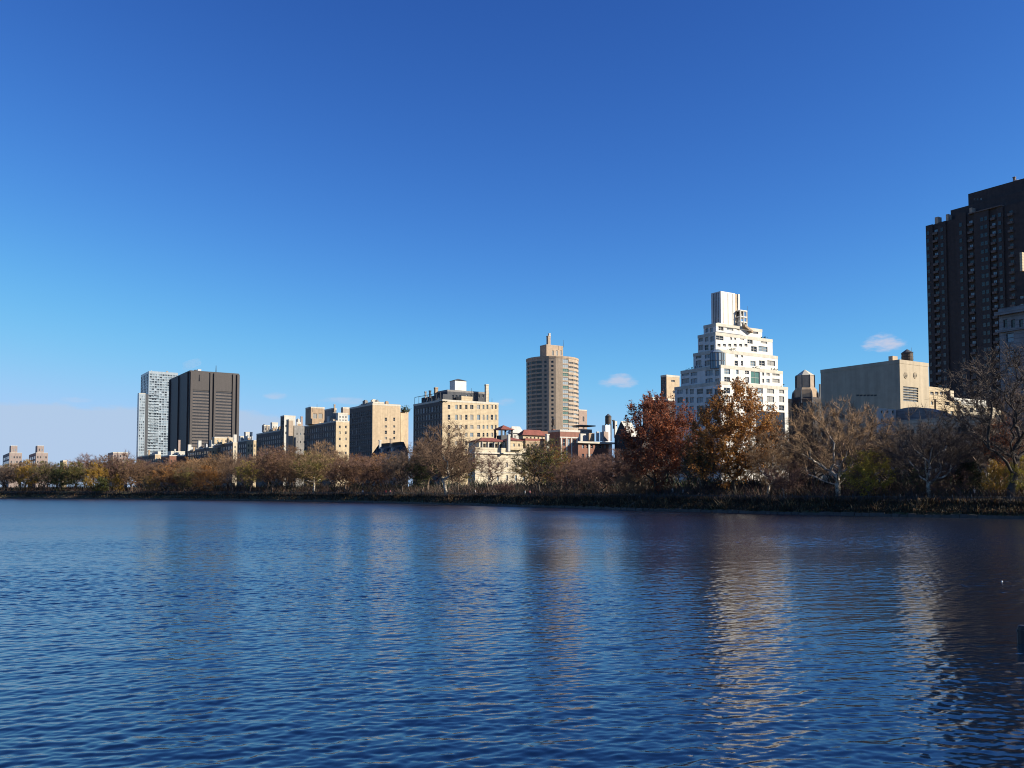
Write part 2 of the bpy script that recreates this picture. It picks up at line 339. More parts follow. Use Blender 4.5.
class B:
    """a building: an Empty at its street corner, every part in its own avenue-aligned frame"""
    def __init__(s, name, label, cat, px, D, group=None, py=450):
        p = at(px, py, D); s.o = Vector((p.x, p.y, GZ)); s.D = D
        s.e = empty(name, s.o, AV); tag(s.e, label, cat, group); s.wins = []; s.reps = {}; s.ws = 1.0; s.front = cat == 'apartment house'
    def loc(s, v):
        d = v - s.o; return Vector((d.dot(EX), d.dot(DY), d.z))
    def hit(s, px, py, axis, val):            # where the pixel's ray meets local plane x=val (axis 0) or y=val (axis 1)
        r = ray(px, py); n = EX if axis == 0 else DY
        t = (val + s.o.dot(n) - Vector((0, 0, H)).dot(n)) / r.dot(n)
        return s.loc(Vector((0, 0, H)) + r * t)
    def part(s, name, mb, mats, label=None, parent=None, smooth=False):
        o_ = mb.build(name, mats, parent or s.e, smooth)
        if label: o_['label'] = label
        return o_
    def block(s, pl, pc, pr, yt, yb=None, D=None, mat='tan', S=None, W=None, name='wall', parapet=True, coping='coping', dw=None, ds=None,
              frame='frame', top='roof', depth=.28, label=None, bars=1, seedmix=('glass', 'glass', 'glass', 'sky', 'blind')):
        wmat = 'front' if s.front and name in ('wall', 'terrace_storey') and mat in ('cream', 'tan', 'tanlight', 'pale', 'white2') else mat  # park faces swap to the darker wall, so their shade is partly painted
        """pixel box: left end, corner, right end, top. S / W: windows on the sunny / park front,
        lists of (px, w_px) and (py, h_px) pairs, or a (columns, rows, width fraction, height fraction, py top, py bottom) grid"""
        D = D or s.D; c = s.loc(at(pc, yt, D)); x0, y0, z1 = c
        xr = s.hit(pr, yt, 1, y0).x if ds is None else x0 + ds
        yl = s.hit(pl, yt, 0, x0).y if dw is None else y0 + dw
        z0 = -1.0 if yb is None else s.loc(at(pc, yb, D)).z
        if xr - x0 < 1: xr = x0 + 1
        m = MB(); Wd, Ln, Ht = xr - x0, yl - y0, z1 - z0
        def facade(face, spec):
            op = []; width = Wd if face == 'S' else Ln
            if spec:
                if isinstance(spec, tuple):
                    nc, nr, fw, fh, yt_, yb_ = spec
                    if face == 'W': fw, fh = min(.84, fw * 1.6), min(.84, fh * 1.4)  # larger panes on the park front, to deepen its shaded tone
                    zt = s.loc(at(pc, yt_, D)).z - z0; zb = s.loc(at(pc, yb_, D)).z - z0
                    cw, chh = width / (nc + .4), (zt - zb) / nr
                    for i in range(nc):
                        for j in range(nr):
                            u = cw * (.2 + i + .5); v = zb + chh * (j + .5)
                            op.append((u - cw * fw / 2, u + cw * fw / 2, v - chh * fh / 2, v + chh * fh / 2, None))
                else:
                    for it in spec:
                        cols, rows = it[0], it[1]; kind = it[2] if len(it) > 2 else None
                        for (py, hp) in rows:
                            for (px, wp) in cols:
                                wp, hq = wp * s.ws, hp * s.ws
                                a = s.hit(px - wp / 2, py, 1 if face == 'S' else 0, y0 if face == 'S' else x0)
                                b = s.hit(px + wp / 2, py, 1 if face == 'S' else 0, y0 if face == 'S' else x0)
                                t1 = s.hit(px, py - hq / 2, 1 if face == 'S' else 0, y0 if face == 'S' else x0).z - z0
                                t0 = s.hit(px, py + hq / 2, 1 if face == 'S' else 0, y0 if face == 'S' else x0).z - z0
                                if face == 'S': u0, u1 = a.x - x0, b.x - x0
                                else: u0, u1 = a.y - y0, b.y - y0
                                u0, u1 = min(u0, u1), max(u0, u1)
                                u0, u1, t0, t1 = max(u0, .12), min(u1, width - .12), max(t0, .1), min(t1, Ht - .1)
                                if u1 - u0 > .2 and t1 - t0 > .2: op.append((u0, u1, t0, t1, kind))
            def P(u, v, dpt=0):
                return (x0 + u, y0 + dpt, z0 + v) if face == 'S' else (x0 + dpt, y0 + u, z0 + v)
            us = sorted({0, width} | {round(q[0], 4) for q in op} | {round(q[1], 4) for q in op})
            vs = sorted({0, Ht} | {round(q[2], 4) for q in op} | {round(q[3], 4) for q in op})
            flip = face == 'W'
            def Q(a, b, c_, d):
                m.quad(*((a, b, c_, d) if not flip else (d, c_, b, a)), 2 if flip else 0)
            for j in range(len(vs) - 1):
                run = None; vm = (vs[j] + vs[j + 1]) / 2
                row = [q for q in op if q[2] < vm < q[3]]
                for i in range(len(us) - 1):
                    um = (us[i] + us[i + 1]) / 2; hole = any(q[0] < um < q[1] for q in row)
                    if not hole and run is None: run = us[i]
                    if (hole or i == len(us) - 2) and run is not None:
                        e = us[i] if hole else us[i + 1]
                        Q(P(run, vs[j]), P(e, vs[j]), P(e, vs[j + 1]), P(run, vs[j + 1])); run = None
            for u0, u1, v0, v1, kind in op:
                Q(P(u0, v0), P(u1, v0), P(u1, v0, depth), P(u0, v0, depth)); Q(P(u1, v1), P(u0, v1), P(u0, v1, depth), P(u1, v1, depth))
                Q(P(u0, v1), P(u0, v0), P(u0, v0, depth), P(u0, v1, depth)); Q(P(u1, v0), P(u1, v1), P(u1, v1, depth), P(u1, v0, depth))
                c_ = Vector(P((u0 + u1) / 2, v0, depth - .02)); g = kind or (rnd.choice(seedmix) if face == 'S' or rnd.random() < .4 or s.ws > 1 else 'glass')
                s.wins.append((c_, face, u1 - u0, v1 - v0, g, frame, bars))
        facade('S', S); facade('W', W)
        m.quad((xr, y0, z0), (xr, yl, z0), (xr, yl, z1), (xr, y0, z1)); m.quad((xr, yl, z0), (x0, yl, z0), (x0, yl, z1), (xr, yl, z1))
        m.quad((x0, y0, z1), (xr, y0, z1), (xr, yl, z1), (x0, yl, z1), 1)
        m.quad((x0, y0, z0), (x0, yl, z0), (xr, yl, z0), (xr, y0, z0), 0)
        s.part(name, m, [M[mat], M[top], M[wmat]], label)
        if parapet and Wd > 3 and Ln > 3:
            p = MB(); t, g = .4, .06; hp = .9
            for (a, b, c2, d) in ((x0 - g, xr + g, y0 - g, y0 + t), (x0 - g, xr + g, yl - t, yl + g), (x0 - g, x0 + t, y0 + t + .003, yl - t - .003), (xr - t, xr + g, y0 + t + .003, yl - t - .003)):
                p.box(a, b, c2, d, z1 + .004, z1 + hp)
            s.part('parapet', p, [M[coping]])
        return (x0, xr, y0, yl, z0, z1)
    def box(s, name, x0, x1, y0, y1, z0, z1, mat, label=None):
        m = MB(); m.box(x0, x1, y0, y1, z0, z1); return s.part(name, m, [M[mat]], label)
    def tank(s, px, yt, yb, wpx, D=None, mat='wood', legs=True, ylegs=None):
        """rooftop wooden water tank: staves, hoops, conical lid, legs"""
        D = D or s.D; c = s.loc(at(px, yb, D)); r = wpx / 2 / F * D; zt = s.loc(at(px, yt, D)).z; zb = c.z
        m = MB(); hb = zb + (zt - zb) * .74
        m.lathe([(r * .96, zb), (r, zb + (hb - zb) * .5), (r * .95, hb)], c.x, c.y, 18, 0)
        t_ = s.part('water_tank', m, [M[mat]])
        k = MB(); k.lathe([(r * 1.06, hb + .003), (r * .5, hb + (zt - hb) * .6), (.12, zt)], c.x, c.y, 18, 0); s.part('tank_lid', k, [M['slate' if mat != 'white2' else 'white2']], parent=t_)
        h_ = MB()
        for i in range(4):
            z = zb + (hb - zb) * (.12 + .25 * i); h_.lathe([(r * 1.02, z), (r * 1.02, z + .1)], c.x, c.y, 18, 0)
        s.part('hoop', h_, [M['metal']], parent=t_)
        if legs:
            zl = s.loc(at(px, ylegs or (yb + 5), D)).z; g = MB()
            for sx_ in (-1, 1):
                for sy_ in (-1, 1): g.box(c.x + sx_ * r * .6 - .15, c.x + sx_ * r * .6 + .15, c.y + sy_ * r * .6 - .15, c.y + sy_ * r * .6 + .15, zl, zb - .003)
            s.part('tank_stand', g, [M['metal']])
    def chimney(s, px, yt, yb, wpx, D=None, mat='tan', name='chimney'):
        D = D or s.D; c = s.loc(at(px, yb, D)); a = wpx / 2 / F * D; zt = s.loc(at(px, yt, D)).z
        m = MB(); m.box(c.x - a, c.x + a, c.y - a, c.y + a, c.z - 1, zt); m.box(c.x - a - .12, c.x + a + .12, c.y - a - .12, c.y + a + .12, zt - .5, zt + .003); s.part(name, m, [M[mat]])
    def mast(s, px, yt, yb, r=.12, D=None):
        D = D or s.D; c = s.loc(at(px, yb, D)); zt = s.loc(at(px, yt, D)).z
        m = MB(); m.tube((c.x, c.y, c.z - 1), (c.x, c.y, zt), r, r * .5, 6); s.part('mast', m, [M['metal']])
    def clutter(s, box, n, seed, zmax=2.5):
        """vents, bulkheads and air handlers on a roof"""
        r = random.Random(seed); x0, xr, y0, yl, z0, z1 = box
        for i in range(int(n * 1.6)):
            x, y = r.uniform(x0 + .6, max(x0 + .8, xr - 4)), r.uniform(y0 + .6, max(y0 + .8, yl - 4)); a, b_, h_ = r.uniform(.8, 3.6), r.uniform(.8, 3.6), r.choice([1.4, 2.0, 2.6, 3.4, 4.6]) * zmax / 2.5
            if r.random() < .3: a = b_ = .8; h_ *= 1.3
            m = MB(); m.box(x, x + a, y, y + b_, z1 + .003, z1 + h_); m.box(x + a * .2, x + a * .8, y + b_ * .2, y + b_ * .8, z1 + h_ + .003, z1 + h_ + .4)
            s.part('roof_unit', m, [M[r.choice(['lightmetal', 'coping', 'tan', 'grey', 'brown', 'slate'])]])
    def rep(s, name, me, mats): s.reps.setdefault(name, []).extend([(me, x) for x in mats])
    def done(s):
        items = []
        for c, face, w_, h_, g, fr, bars in s.wins:
            mx = Matrix.Translation(c) @ (Matrix.Rotation(-math.pi / 2, 4, 'Z') if face == 'W' else Matrix.Identity(4))
            items.append((win_mesh(w_, h_, g, fr, bars), mx, w_ * h_ * (1 if face == 'S' else .6)))
        if items: s.reps.setdefault('window', []).extend([(a, b) for a, b, c in sorted(items, key=lambda q: -q[2])])
        for name, lst in s.reps.items():
            for me, mx in lst[:100]:
                o_ = link(name, me, s.e); o_.matrix_local = mx
            rest = lst[100:]
            if rest:
                v, f, mi, mats = [], [], [], []
                for me, mx in rest:
                    n = len(v); v += [tuple(mx @ q.co) for q in me.vertices]
                    mp = []
                    for mt in me.materials:
                        if mt not in mats: mats.append(mt)
                        mp.append(mats.index(mt))
                    for p in me.polygons: f.append(tuple(n + k for k in p.vertices)); mi.append(mp[p.material_index])
                me = bpy.data.meshes.new(name + '_rows'); me.from_pydata(v, [], f)
                for mt in mats: me.materials.append(mt)
                me.polygons.foreach_set('material_index', mi); me.update()
                tag(link(name + '_rows', me, s.e), kind='stuff')
        return s.e
def cols(*a): return [(x, w_) for x, w_ in a]
def span(a, b, n, w_): return [(a + (b - a) * i / (n - 1), w_) for i in range(n)]

# 1 twin far towers
for (c, l, r_, lab) in ((9.5, 3, 22, 'distant pinkish brick tower with raised top, the twin nearest the left edge'),
                        (36, 29, 48, 'distant pinkish brick tower with raised top, the twin nearer the white glass tower')):
    b = B('brick_tower', lab, 'tower block', c, 1800, 'twin brick towers on the left horizon')
    bx = b.block(l, c, r_, 453, mat='pinkgrey', S=(4, 6, .5, .45, 455, 482), W=(3, 6, .5, .45, 455, 482))
    b.block(l + 6.5, c + 1.5, c + 8, 446, 453.5, D=1812, mat='pinkgrey', name='penthouse', S=(2, 1, .4, .5, 447.5, 452))
    b.done()
# 1b pinkish roofs peeping over the far trees
b = B('apartment_building', 'low pink grey house just over the treetops left of the white glass tower', 'apartment house', 113, 900)
b.block(108, 113, 128, 453, mat='pinkgrey', S=(5, 4, .5, .5, 454, 470), W=(3, 4, .5, .5, 454, 470)); b.done()
b = B('apartment_building', 'pale flat roofed house hidden in the far left treetops beside the twin towers', 'apartment house', 64, 900)
b.block(60, 63, 67, 461, mat='tanlight', S=(2, 4, .5, .5, 463, 480)); b.done()

# 2 white glass tower
b = B('glass_tower', 'tall white and pale blue glass apartment tower left of the dark slab', 'tower block', 149, 1400)
mix = ('sky', 'glass', 'sky', 'panelglass', 'sky', 'glass')
bx = b.block(141, 149, 178, 371.5, mat='panel', S=(11, 34, .8, .66, 373, 457), W=(5, 30, .8, .6, 373, 457), frame='panel', seedmix=mix, depth=.5, coping='panel', bars=0)
b.block(137.6, 139.2, 145.5, 393.5, D=1378, mat='panel', S=(3, 22, .6, .6, 395, 457), W=(1, 22, .7, .6, 395, 457), frame='panel', seedmix=mix, name='bay_tower', bars=0)
b.block(145.4, 145.6, 148.6, 394, D=1390, mat='slate', dw=10, name='recess', parapet=False)
# balconies on the lower front
bal = MB(); bal.box(-3.2, 3.2, -1.5, 0, 0, .25); bal.box(-3.2, 3.2, -1.55, -1.45, .25, 1.2); bm_ = bal.mesh('balcony', [M['panel']])
x0, xr, y0, yl, z0, z1 = bx
zs = np.linspace(b.loc(at(149, 457, 1400)).z, b.loc(at(149, 395, 1400)).z, 22)
b.rep('balcony', bm_, [Matrix.Translation((x0 + 4.5 + q * 8, y0 - .01, z)) for z in zs for q in (0, 1)])
b.clutter(bx, 3, 3); b.done()

# 3 dark weathered steel slab
b = B('office_tower', 'dark brown slab tower with vertical fins and ribbon windows, tallest on the left', 'tower block', 190, 1050)
bx = b.block(169.5, 190, 239, 371, mat='corten', coping='corten')
x0, xr, y0, yl, z0, z1 = bx
def uS(px, py=400): return b.hit(px, py, 1, y0).x
for (pa, pb) in ((192.5, 209.5), (215.5, 232)):
    ua, ub = uS(pa), uS(pb); zt, zb = b.loc(at(190, 372.5, 1050)).z, b.loc(at(190, 389.5, 1050)).z
    b.box('panel', ua, ub, y0 - .5, y0 - .004, zb, zt, 'corten')
    rows_ = 18; zlo = b.loc(at(190, 446, 1050)).z; ch = (zb - 1 - zlo) / rows_
    for j in range(rows_):
        b.box('spandrel', ua, ub, y0 - .45, y0 - .004, zlo + j * ch, zlo + j * ch + ch * .56, 'cortenlight')
        wm = win_mesh(ub - ua - .2, ch * .44 - .02, 'glass', 'cortenlight', 11)
        b.rep('window', wm, [Matrix.Translation(((ua + ub) / 2, y0 - .2, zlo + j * ch + ch * .56 + .01))])
for (pa, pb) in ((190, 192.3), (209.6, 211.4), (213.5, 215.3), (232.2, 234.4), (236.6, 239)):
    b.box('fin', uS(pa), uS(pb), y0 - 1.6, y0 - .003, z0, z1 - .5, 'corten')
for q in range(3): b.box('fin', x0 - 1.5, x0 - .003, y0 + 6 + q * (yl - y0 - 14) / 2, y0 + 9 + q * (yl - y0 - 14) / 2, z0, z1 - .5, 'corten')
b.mast(216, 365.5, 371, .5); b.box('roof_unit', uS(199), uS(202.5), y0 + 8, y0 + 12, z1 + .01, z1 + 4, 'lightmetal'); b.box('roof_unit', uS(196), uS(198), y0 + 8, y0 + 12, z1 + .01, z1 + 3, 'metal')
b.done()

# 4 row of low houses in front of the slab
def small(lab, l, c, r_, yt, D, mat, S=None, W=None, extra=None, **kw):
    b = B('apartment_building', lab, 'apartment house', c, D)
    bx = b.block(l, c, r_, yt, mat=mat, S=S, W=W, **kw)
    if extra: extra(b, bx)
    return b.done()
small('narrow tan end house with dark flank at the foot of the white glass tower', 137, 155, 161, 455, 830, 'tanlight', S=(2, 5, .4, .5, 457, 475), W=(8, 5, .45, .5, 458, 475),
      extra=lambda b, bx: (b.block(152, 158, 161, 451.5, 455.5, D=836, mat='white2', name='penthouse'), b.chimney(149, 450, 457, 1.6, 850)))
small('red brick house with a white parapet and a slim chimney below the dark slab', 161, 169.5, 185.8, 456, 800, 'redbrown', S=(5, 4, .45, .5, 459, 476), W=(4, 4, .45, .5, 458, 476), coping='white2',
      extra=lambda b, bx: (b.block(168, 171, 185, 452, 456.5, D=806, mat='white2', name='penthouse', S=(4, 1, .4, .5, 453, 456)), b.chimney(179, 440, 453, 2.0, 812, 'pinkbrick'), b.chimney(175, 449, 453, 1.2, 808, 'white2')))
small('cream fronted house with dark flank, below the centre of the dark slab tower', 187, 209, 220.5, 448, 770, 'cream', S=(4, 5, .4, .5, 450, 470), W=(9, 5, .45, .5, 450, 470),
      extra=lambda b, bx: (b.block(209, 211.5, 218.5, 441, 448.5, D=778, mat='white2', name='penthouse', S=(2, 1, .5, .4, 442, 447)), b.block(187.5, 188.3, 191.5, 444.5, 451, D=820, mat='white2', name='bulkhead'),
                           b.block(197.5, 198.5, 201.5, 440.5, 448, D=800, mat='white2', name='bulkhead'), b.chimney(194, 447, 452, 1.5, 800), b.chimney(205, 442.5, 448, 1.6, 780, 'slate'), b.clutter(bx, 6, 21)))
small('house with a white chimney tower standing before the right edge of the slab', 213, 233, 237.2, 443, 735, 'pale', S=(1, 6, .4, .5, 445, 470), W=(8, 5, .45, .5, 445, 470),
      extra=lambda b, bx: (b.block(212, 214.5, 233, 438, 443.5, D=752, mat='cream', name='penthouse', S=(4, 1, .3, .5, 439, 442.5)), b.block(233, 233.6, 236.8, 434.5, 443.5, D=736, mat='white2', name='bulkhead'), b.clutter(bx, 5, 22)))
small('cream end house with a white two step penthouse right of the slab', 238, 246.7, 257, 441, 690, 'cream', S=(3, 5, .35, .5, 443, 468), W=(4, 5, .45, .5, 443, 468),
      extra=lambda b, bx: (b.block(244, 245.7, 252.5, 433, 441.5, D=700, mat='white2', name='penthouse', S=(2, 2, .4, .5, 434, 441)), b.block(239, 240.5, 245, 437, 442.5, D=712, mat='white2', name='bulkhead'), b.clutter(bx, 4, 23)))
# 5 long dark fronted house with cream end
small('long house with a dark park front, white roof boxes and a narrow cream end', 256.5, 281, 288.5, 431, 640, 'cream', S=(2, 6, .4, .5, 434, 462), W=(12, 6, .4, .5, 434, 462),
      extra=lambda b, bx: (b.block(270.5, 272, 278, 423.5, 431, D=662, mat='white2', name='penthouse', S=(2, 1, .3, .5, 425, 430)), b.block(262, 264, 270, 426, 432, D=690, mat='grey', name='bulkhead', S=(2, 1, .4, .5, 427, 431)),
                           b.tank(264, 424, 429, 3, 700), b.clutter(bx, 8, 24)))
# 6 white block with tan slab wall
small('tall white topped house with a tan chimney wall left of the tan block', 280.5, 284.2, 295.5, 416.5, 625, 'white2', W=(3, 8, .4, .5, 420, 462), S=[(cols((286, 1.4),), [(426, 2.4), (433, 2.4)])],
      extra=lambda b, bx: b.block(288, 288.8, 293.4, 420.5, D=612, mat='brown', name='chimney_wall', dw=5))
small('plain blue grey walled house with a slim chimney between tan wall and tan block', 293.4, 294.2, 306, 425.5, 615, 'grey',
      S=[(span(297, 304, 3, .9), [(434, 2), (442, 2), (450, 2)])], extra=lambda b, bx: (b.chimney(301.5, 416.5, 426, 1.8, 620, 'pinkbrick'), b.clutter(bx, 3, 25)))
# 7 tan block with long dark front
b = B('apartment_building', 'long dark fronted apartment house with a tall tan rear block and cream end windows', 'apartment house', 336, 560)
bx = b.block(304.5, 336, 349.5, 422, mat='cream', S=[(cols((339.8, 1.7), (345.8, 1.7)), [(427, 2.6), (432.7, 2.6), (439, 2.6), (446, 2.6), (453, 2.6)])], W=(14, 7, .38, .5, 424, 468))
b.block(305.5, 311, 324.5, 408, 424, D=590, mat='tan', name='rear_block', S=[(cols((315, 4.0), (320.5, 4.0)), [(416, 5)])], seedmix=('blind',))
b.block(324.5, 332, 336.5, 409.5, 424, D=575, mat='grey', name='rear_block'); b.chimney(334.5, 404.5, 410, 1.4, 575, 'tan')
b.block(336, 338, 348, 414, 423, D=566, mat='white2', name='penthouse', S=(3, 2, .4, .5, 415, 422)); b.block(341, 343, 350, 408.5, 414.5, D=570, mat='brown', name='bulkhead')
b.block(327, 329, 334, 417.5, 423, D=575, mat='white2', name='bulkhead'); b.mast(317, 404, 408, .15, 590); b.mast(309, 404.5, 408, .15, 592)
b.clutter(bx, 10, 31); b.done()
# 8 tan building with few windows
b = B('apartment_building', 'tan apartment block with a mostly blank sunny side wall and dark park front', 'apartment house', 372.6, 480)
bx = b.block(349.6, 372.6, 400.5, 405, mat='tanlight', S=[(cols((385.8, 2.2), (394.2, 1.9)), [(419.3, 3.4), (426.5, 2.2), (432.3, 3.4), (438.2, 2.6), (446, 3)])], W=(12, 9, .42, .55, 409, 462), seedmix=('glass', 'glass', 'glass', 'blind'))
b.block(386, 388.6, 400, 404, 405.4, D=489, mat='cream', name='parapet_wall', dw=2.2)
b.block(398.5, 400.8, 404.3, 413, D=492, mat='cream', name='side_wing', dw=14)
b.block(361, 373.2, 384, 403.2, 405.5, D=483, mat='tan', name='penthouse')
b.block(350, 366, 374, 406.3, 411, D=505, mat='grey', name='bulkhead'); b.clutter(bx, 7, 33)
pl = MB(); rr = random.Random(4)
c0 = b.loc(at(405, 412, 495))
for i in range(420):
    p = Vector((rr.gauss(0, 1.3), rr.gauss(0, 1.0), abs(rr.gauss(0, 1.4)))) + c0; s_ = .22
    a_ = Vector((rr.uniform(-1, 1), rr.uniform(-1, 1), rr.uniform(-1, 1))).normalized() * s_; b2 = a_.orthogonal().normalized() * s_
    pl.quad(p - a_ - b2, p + a_ - b2, p + a_ + b2, p - a_ + b2)
b.block(402, 404, 408.5, 411.5, D=494, mat='tanlight', name='terrace_wing', dw=10)
M['terrace_leaf'] = plain('terrace_plants', (.035, .05, .025), .8); b.part('foliage', pl, [M['terrace_leaf']]); b.done()
# 8b low dark slate-roofed house in front of it
b = B('slate_roofed_house', 'low dark slate mansard house in front of the tan block', 'town house', 399, 440)
x0, xr, y0, yl, z0, z1 = b.block(372, 399, 408, 453, mat='grey', S=(4, 3, .4, .5, 455, 472), W=(9, 3, .4, .5, 455, 472), parapet=False)
zt = b.loc(at(399, 441.5, 440)).z; m = MB(); i1, i2 = 3.4, 5.5
a = [(x0 - .3, y0 - .3, z1 + .004), (xr + .3, y0 - .3, z1 + .004), (xr + .3, yl + .3, z1 + .004), (x0 - .3, yl + .3, z1 + .004)]; t_ = [(x0 + i1, y0 + i1 * .5, zt), (xr - i1, y0 + i1 * .5, zt), (xr - i1, yl - i2, zt), (x0 + i1, yl - i2, zt)]
for q in range(4): m.quad(a[q], a[(q + 1) % 4], t_[(q + 1) % 4], t_[q])
m.poly(t_); b.part('roof', m, [M['slate']])
for q in range(5):
    yy = y0 + 3 + q * (yl - y0 - 8) / 4; d = MB(); d.box(x0 + .3, x0 + 3, yy - .8, yy + .8, z1 + .3, z1 + 3.0); dm = b.part('dormer', d, [M['white2' if q % 2 else 'slate']])
b.chimney(380, 440, 447, 2, 455, 'white2'); b.chimney(391, 438.5, 445, 2, 448, 'brown'); b.done()

# 9 big cream apartment house
b = B('apartment_building', 'large cream apartment house with dark mansard roof and white boxed roof tank, centre left', 'apartment house', 442.5, 400)
rows = [(407, 4.2), (417.3, 5.2), (427, 3.8), (434.8, 4), (443, 4), (451, 4)]
cS = cols((449, 2.5), (456.5, 2.4), (460.5, 2.2), (466.3, 2.3), (471.8, 3.2), (478.6, 3.0), (483.5, 1.8), (487.4, 1.8), (491.9, 2.2), (495.8, 1.5))
bx = b.block(413.5, 442.5, 498.5, 401.3, mat='cream', S=[(cS, rows)], W=(10, 7, .42, .52, 404, 456), seedmix=('glass', 'glass', 'blind', 'sky', 'glass'))
x0, xr, y0, yl, z0, z1 = bx
b.block(412.5, 441.5, 446.5, 409.2, 411, D=398.6, mat='coping', name='cornice', parapet=False, ds=1.0) if False else None
b.block(421.5, 443, 450, 394, 402, D=408, mat='slate', name='mansard', parapet=False, W=(7, 1, .35, .45, 395.5, 401))
b.block(434, 447.5, 489, 391.5, 401.8, D=412, mat='slate', name='penthouse', coping='grey', S=[(span(453, 460, 3, 2.0), [(397, 4)]), (cols((462.3, 2.2)), [(398.5, 5)]), (span(467, 483, 5, 1.6), [(396, 3)])], W=(4, 1, .4, .5, 393.5, 400))
b.block(456, 461.5, 472.5, 398, 402, D=410, mat='cream', name='bulkhead', coping='cream')
t = b.block(449.8, 455, 466.3, 380.2, 391.8, D=425, mat='white', name='tank_house', parapet=False, top='slate')
m = MB(); a_, b_, c_, d_, _, zz = t; q = .35
cxm, cym = (a_ + b_) / 2, (c_ + d_) / 2; zt = b.loc(at(459, 377.8, 425)).z
cor = [(a_ - q, c_ - q, zz + .004), (b_ + q, c_ - q, zz + .004), (b_ + q, d_ + q, zz + .004), (a_ - q, d_ + q, zz + .004)]
for k in range(4): m.poly([cor[k], cor[(k + 1) % 4], (cxm, cym, zt)])
b.part('tank_house_roof', m, [M['slate']])
b.chimney(486.6, 384.5, 402, 3.0, 419, 'pale'); b.chimney(436, 387.5, 395, 3, 420, 'tan'); b.chimney(425.5, 391.5, 396, 1.4, 420, 'grey'); b.chimney(430, 390.5, 396, 1.6, 415, 'slate')
m = MB()
for k in range(7): m.box(x0 + .1, x0 + .25, y0 + 2 + k * (yl - y0 - 3) / 6, y0 + 2.15 + k * (yl - y0 - 3) / 6, z1 + .9, z1 + 4.0)
m.box(x0 + .08, x0 + .28, y0 + 2, yl - 1, z1 + 4.0, z1 + 4.2); b.part('terrace_frame', m, [M['metal']])
# dark foliage ball on the corner terrace
pl = MB(); c0 = b.loc(at(443, 405, 401)) + Vector((.6, .6, 0)); rr = random.Random(9)
for i in range(300):
    p = c0 + Vector((rr.gauss(0, .9), rr.gauss(0, .9), rr.gauss(0, 1.1))); p.z = max(p.z, z1 + .1); s_ = .2
    a2 = Vector((rr.uniform(-1, 1), rr.uniform(-1, 1), rr.uniform(-1, 1))).normalized() * s_; b2 = a2.orthogonal().normalized() * s_
    pl.quad(p - a2 - b2, p + a2 - b2, p + a2 + b2, p - a2 + b2)
b.part('foliage', pl, [M['terrace_leaf']])
b.mast(471.5, 388, 391.5, .1, 415); b.mast(492, 398, 401, .1, 422); b.clutter(bx, 4, 35, 1.6); b.done()

# 10 mansion
def gable_roof(b, x0, x1, y0, y1, z, h, mat, name='roof', over=.5):
    m = MB(); cy_ = (y0 + y1) / 2; i = min((y1 - y0) / 2, (x1 - x0) * .35)
    a = [(x0 - over, y0 - over, z), (x1 + over, y0 - over, z), (x1 + over, y1 + over, z), (x0 - over, y1 + over, z)]; r0, r1 = (x0 + i, cy_, z + h), (x1 - i, cy_, z + h)
    m.poly([a[0], a[1], r1, r0]); m.poly([a[2], a[3], r0, r1]); m.poly([a[1], a[2], r1]); m.poly([a[3], a[0], r0]); m.poly(a[::-1]); b.part(name, m, [M[mat]])
b = B('mansion', 'cream limestone mansion with an arched loggia and red tiled roofs below the big cream house', 'mansion', 475.2, 345)
bx = b.block(468, 475.2, 528, 449.5, mat='pale', S=[(cols((489, 1.7), (498, 1.7), (507, 2.0), (516, 2.0), (524, 2)), [(454.2, 3.0), (464.8, 4.6), (478, 5.5)])], W=(3, 3, .35, .5, 452, 486), bars=0, coping='pale')
x0, xr, y0, yl, z0, z1 = bx
b.box('cornice', x0 - .7, xr + .7, y0 - .7, yl + .7, z1 - 1.5, z1 - 1.0, 'coping'); b.box('string_course', x0 - .25, xr + .25, y0 - .25, yl + .25, b.loc(at(475, 472, 345)).z - .25, b.loc(at(475, 472, 345)).z + .25, 'coping')
lx = b.block(474, 479, 507.5, 441.2, 449.7, D=349, mat='pale', name='loggia', parapet=False, S=[(cols((484.3, 3.0), (491.1, 3.0), (496.6, 3.0), (501.2, 3.0)), [(446.2, 5.4)], 'glass')], bars=0, dw=8, depth=1.0)
for px in (482, 487.6, 493.9, 498.9, 504):
    c = b.hit(px, 446, 1, lx[2]); m = MB(); m.lathe([(.32, lx[4]), (.26, lx[5] - .2)], c.x, lx[2] - .35, 8); b.part('column', m, [M['coping']])
gable_roof(b, lx[0], lx[1], lx[2], lx[3], lx[5] + .01, b.loc(at(490, 437.2, 352)).z - lx[5], 'tile')
b.chimney(508.7, 434.5, 449, 2.4, 350, 'white2')
ax = b.block(508, 510.5, 523, 440.5, 449.7, D=352, mat='cream', name='attic', parapet=False, dw=8, S=[(cols((514, 1.5), (519, 1.5)), [(445, 3)])], bars=0)
gable_roof(b, ax[0], ax[1], ax[2], ax[3], ax[5] + .01, 1.4, 'tile')
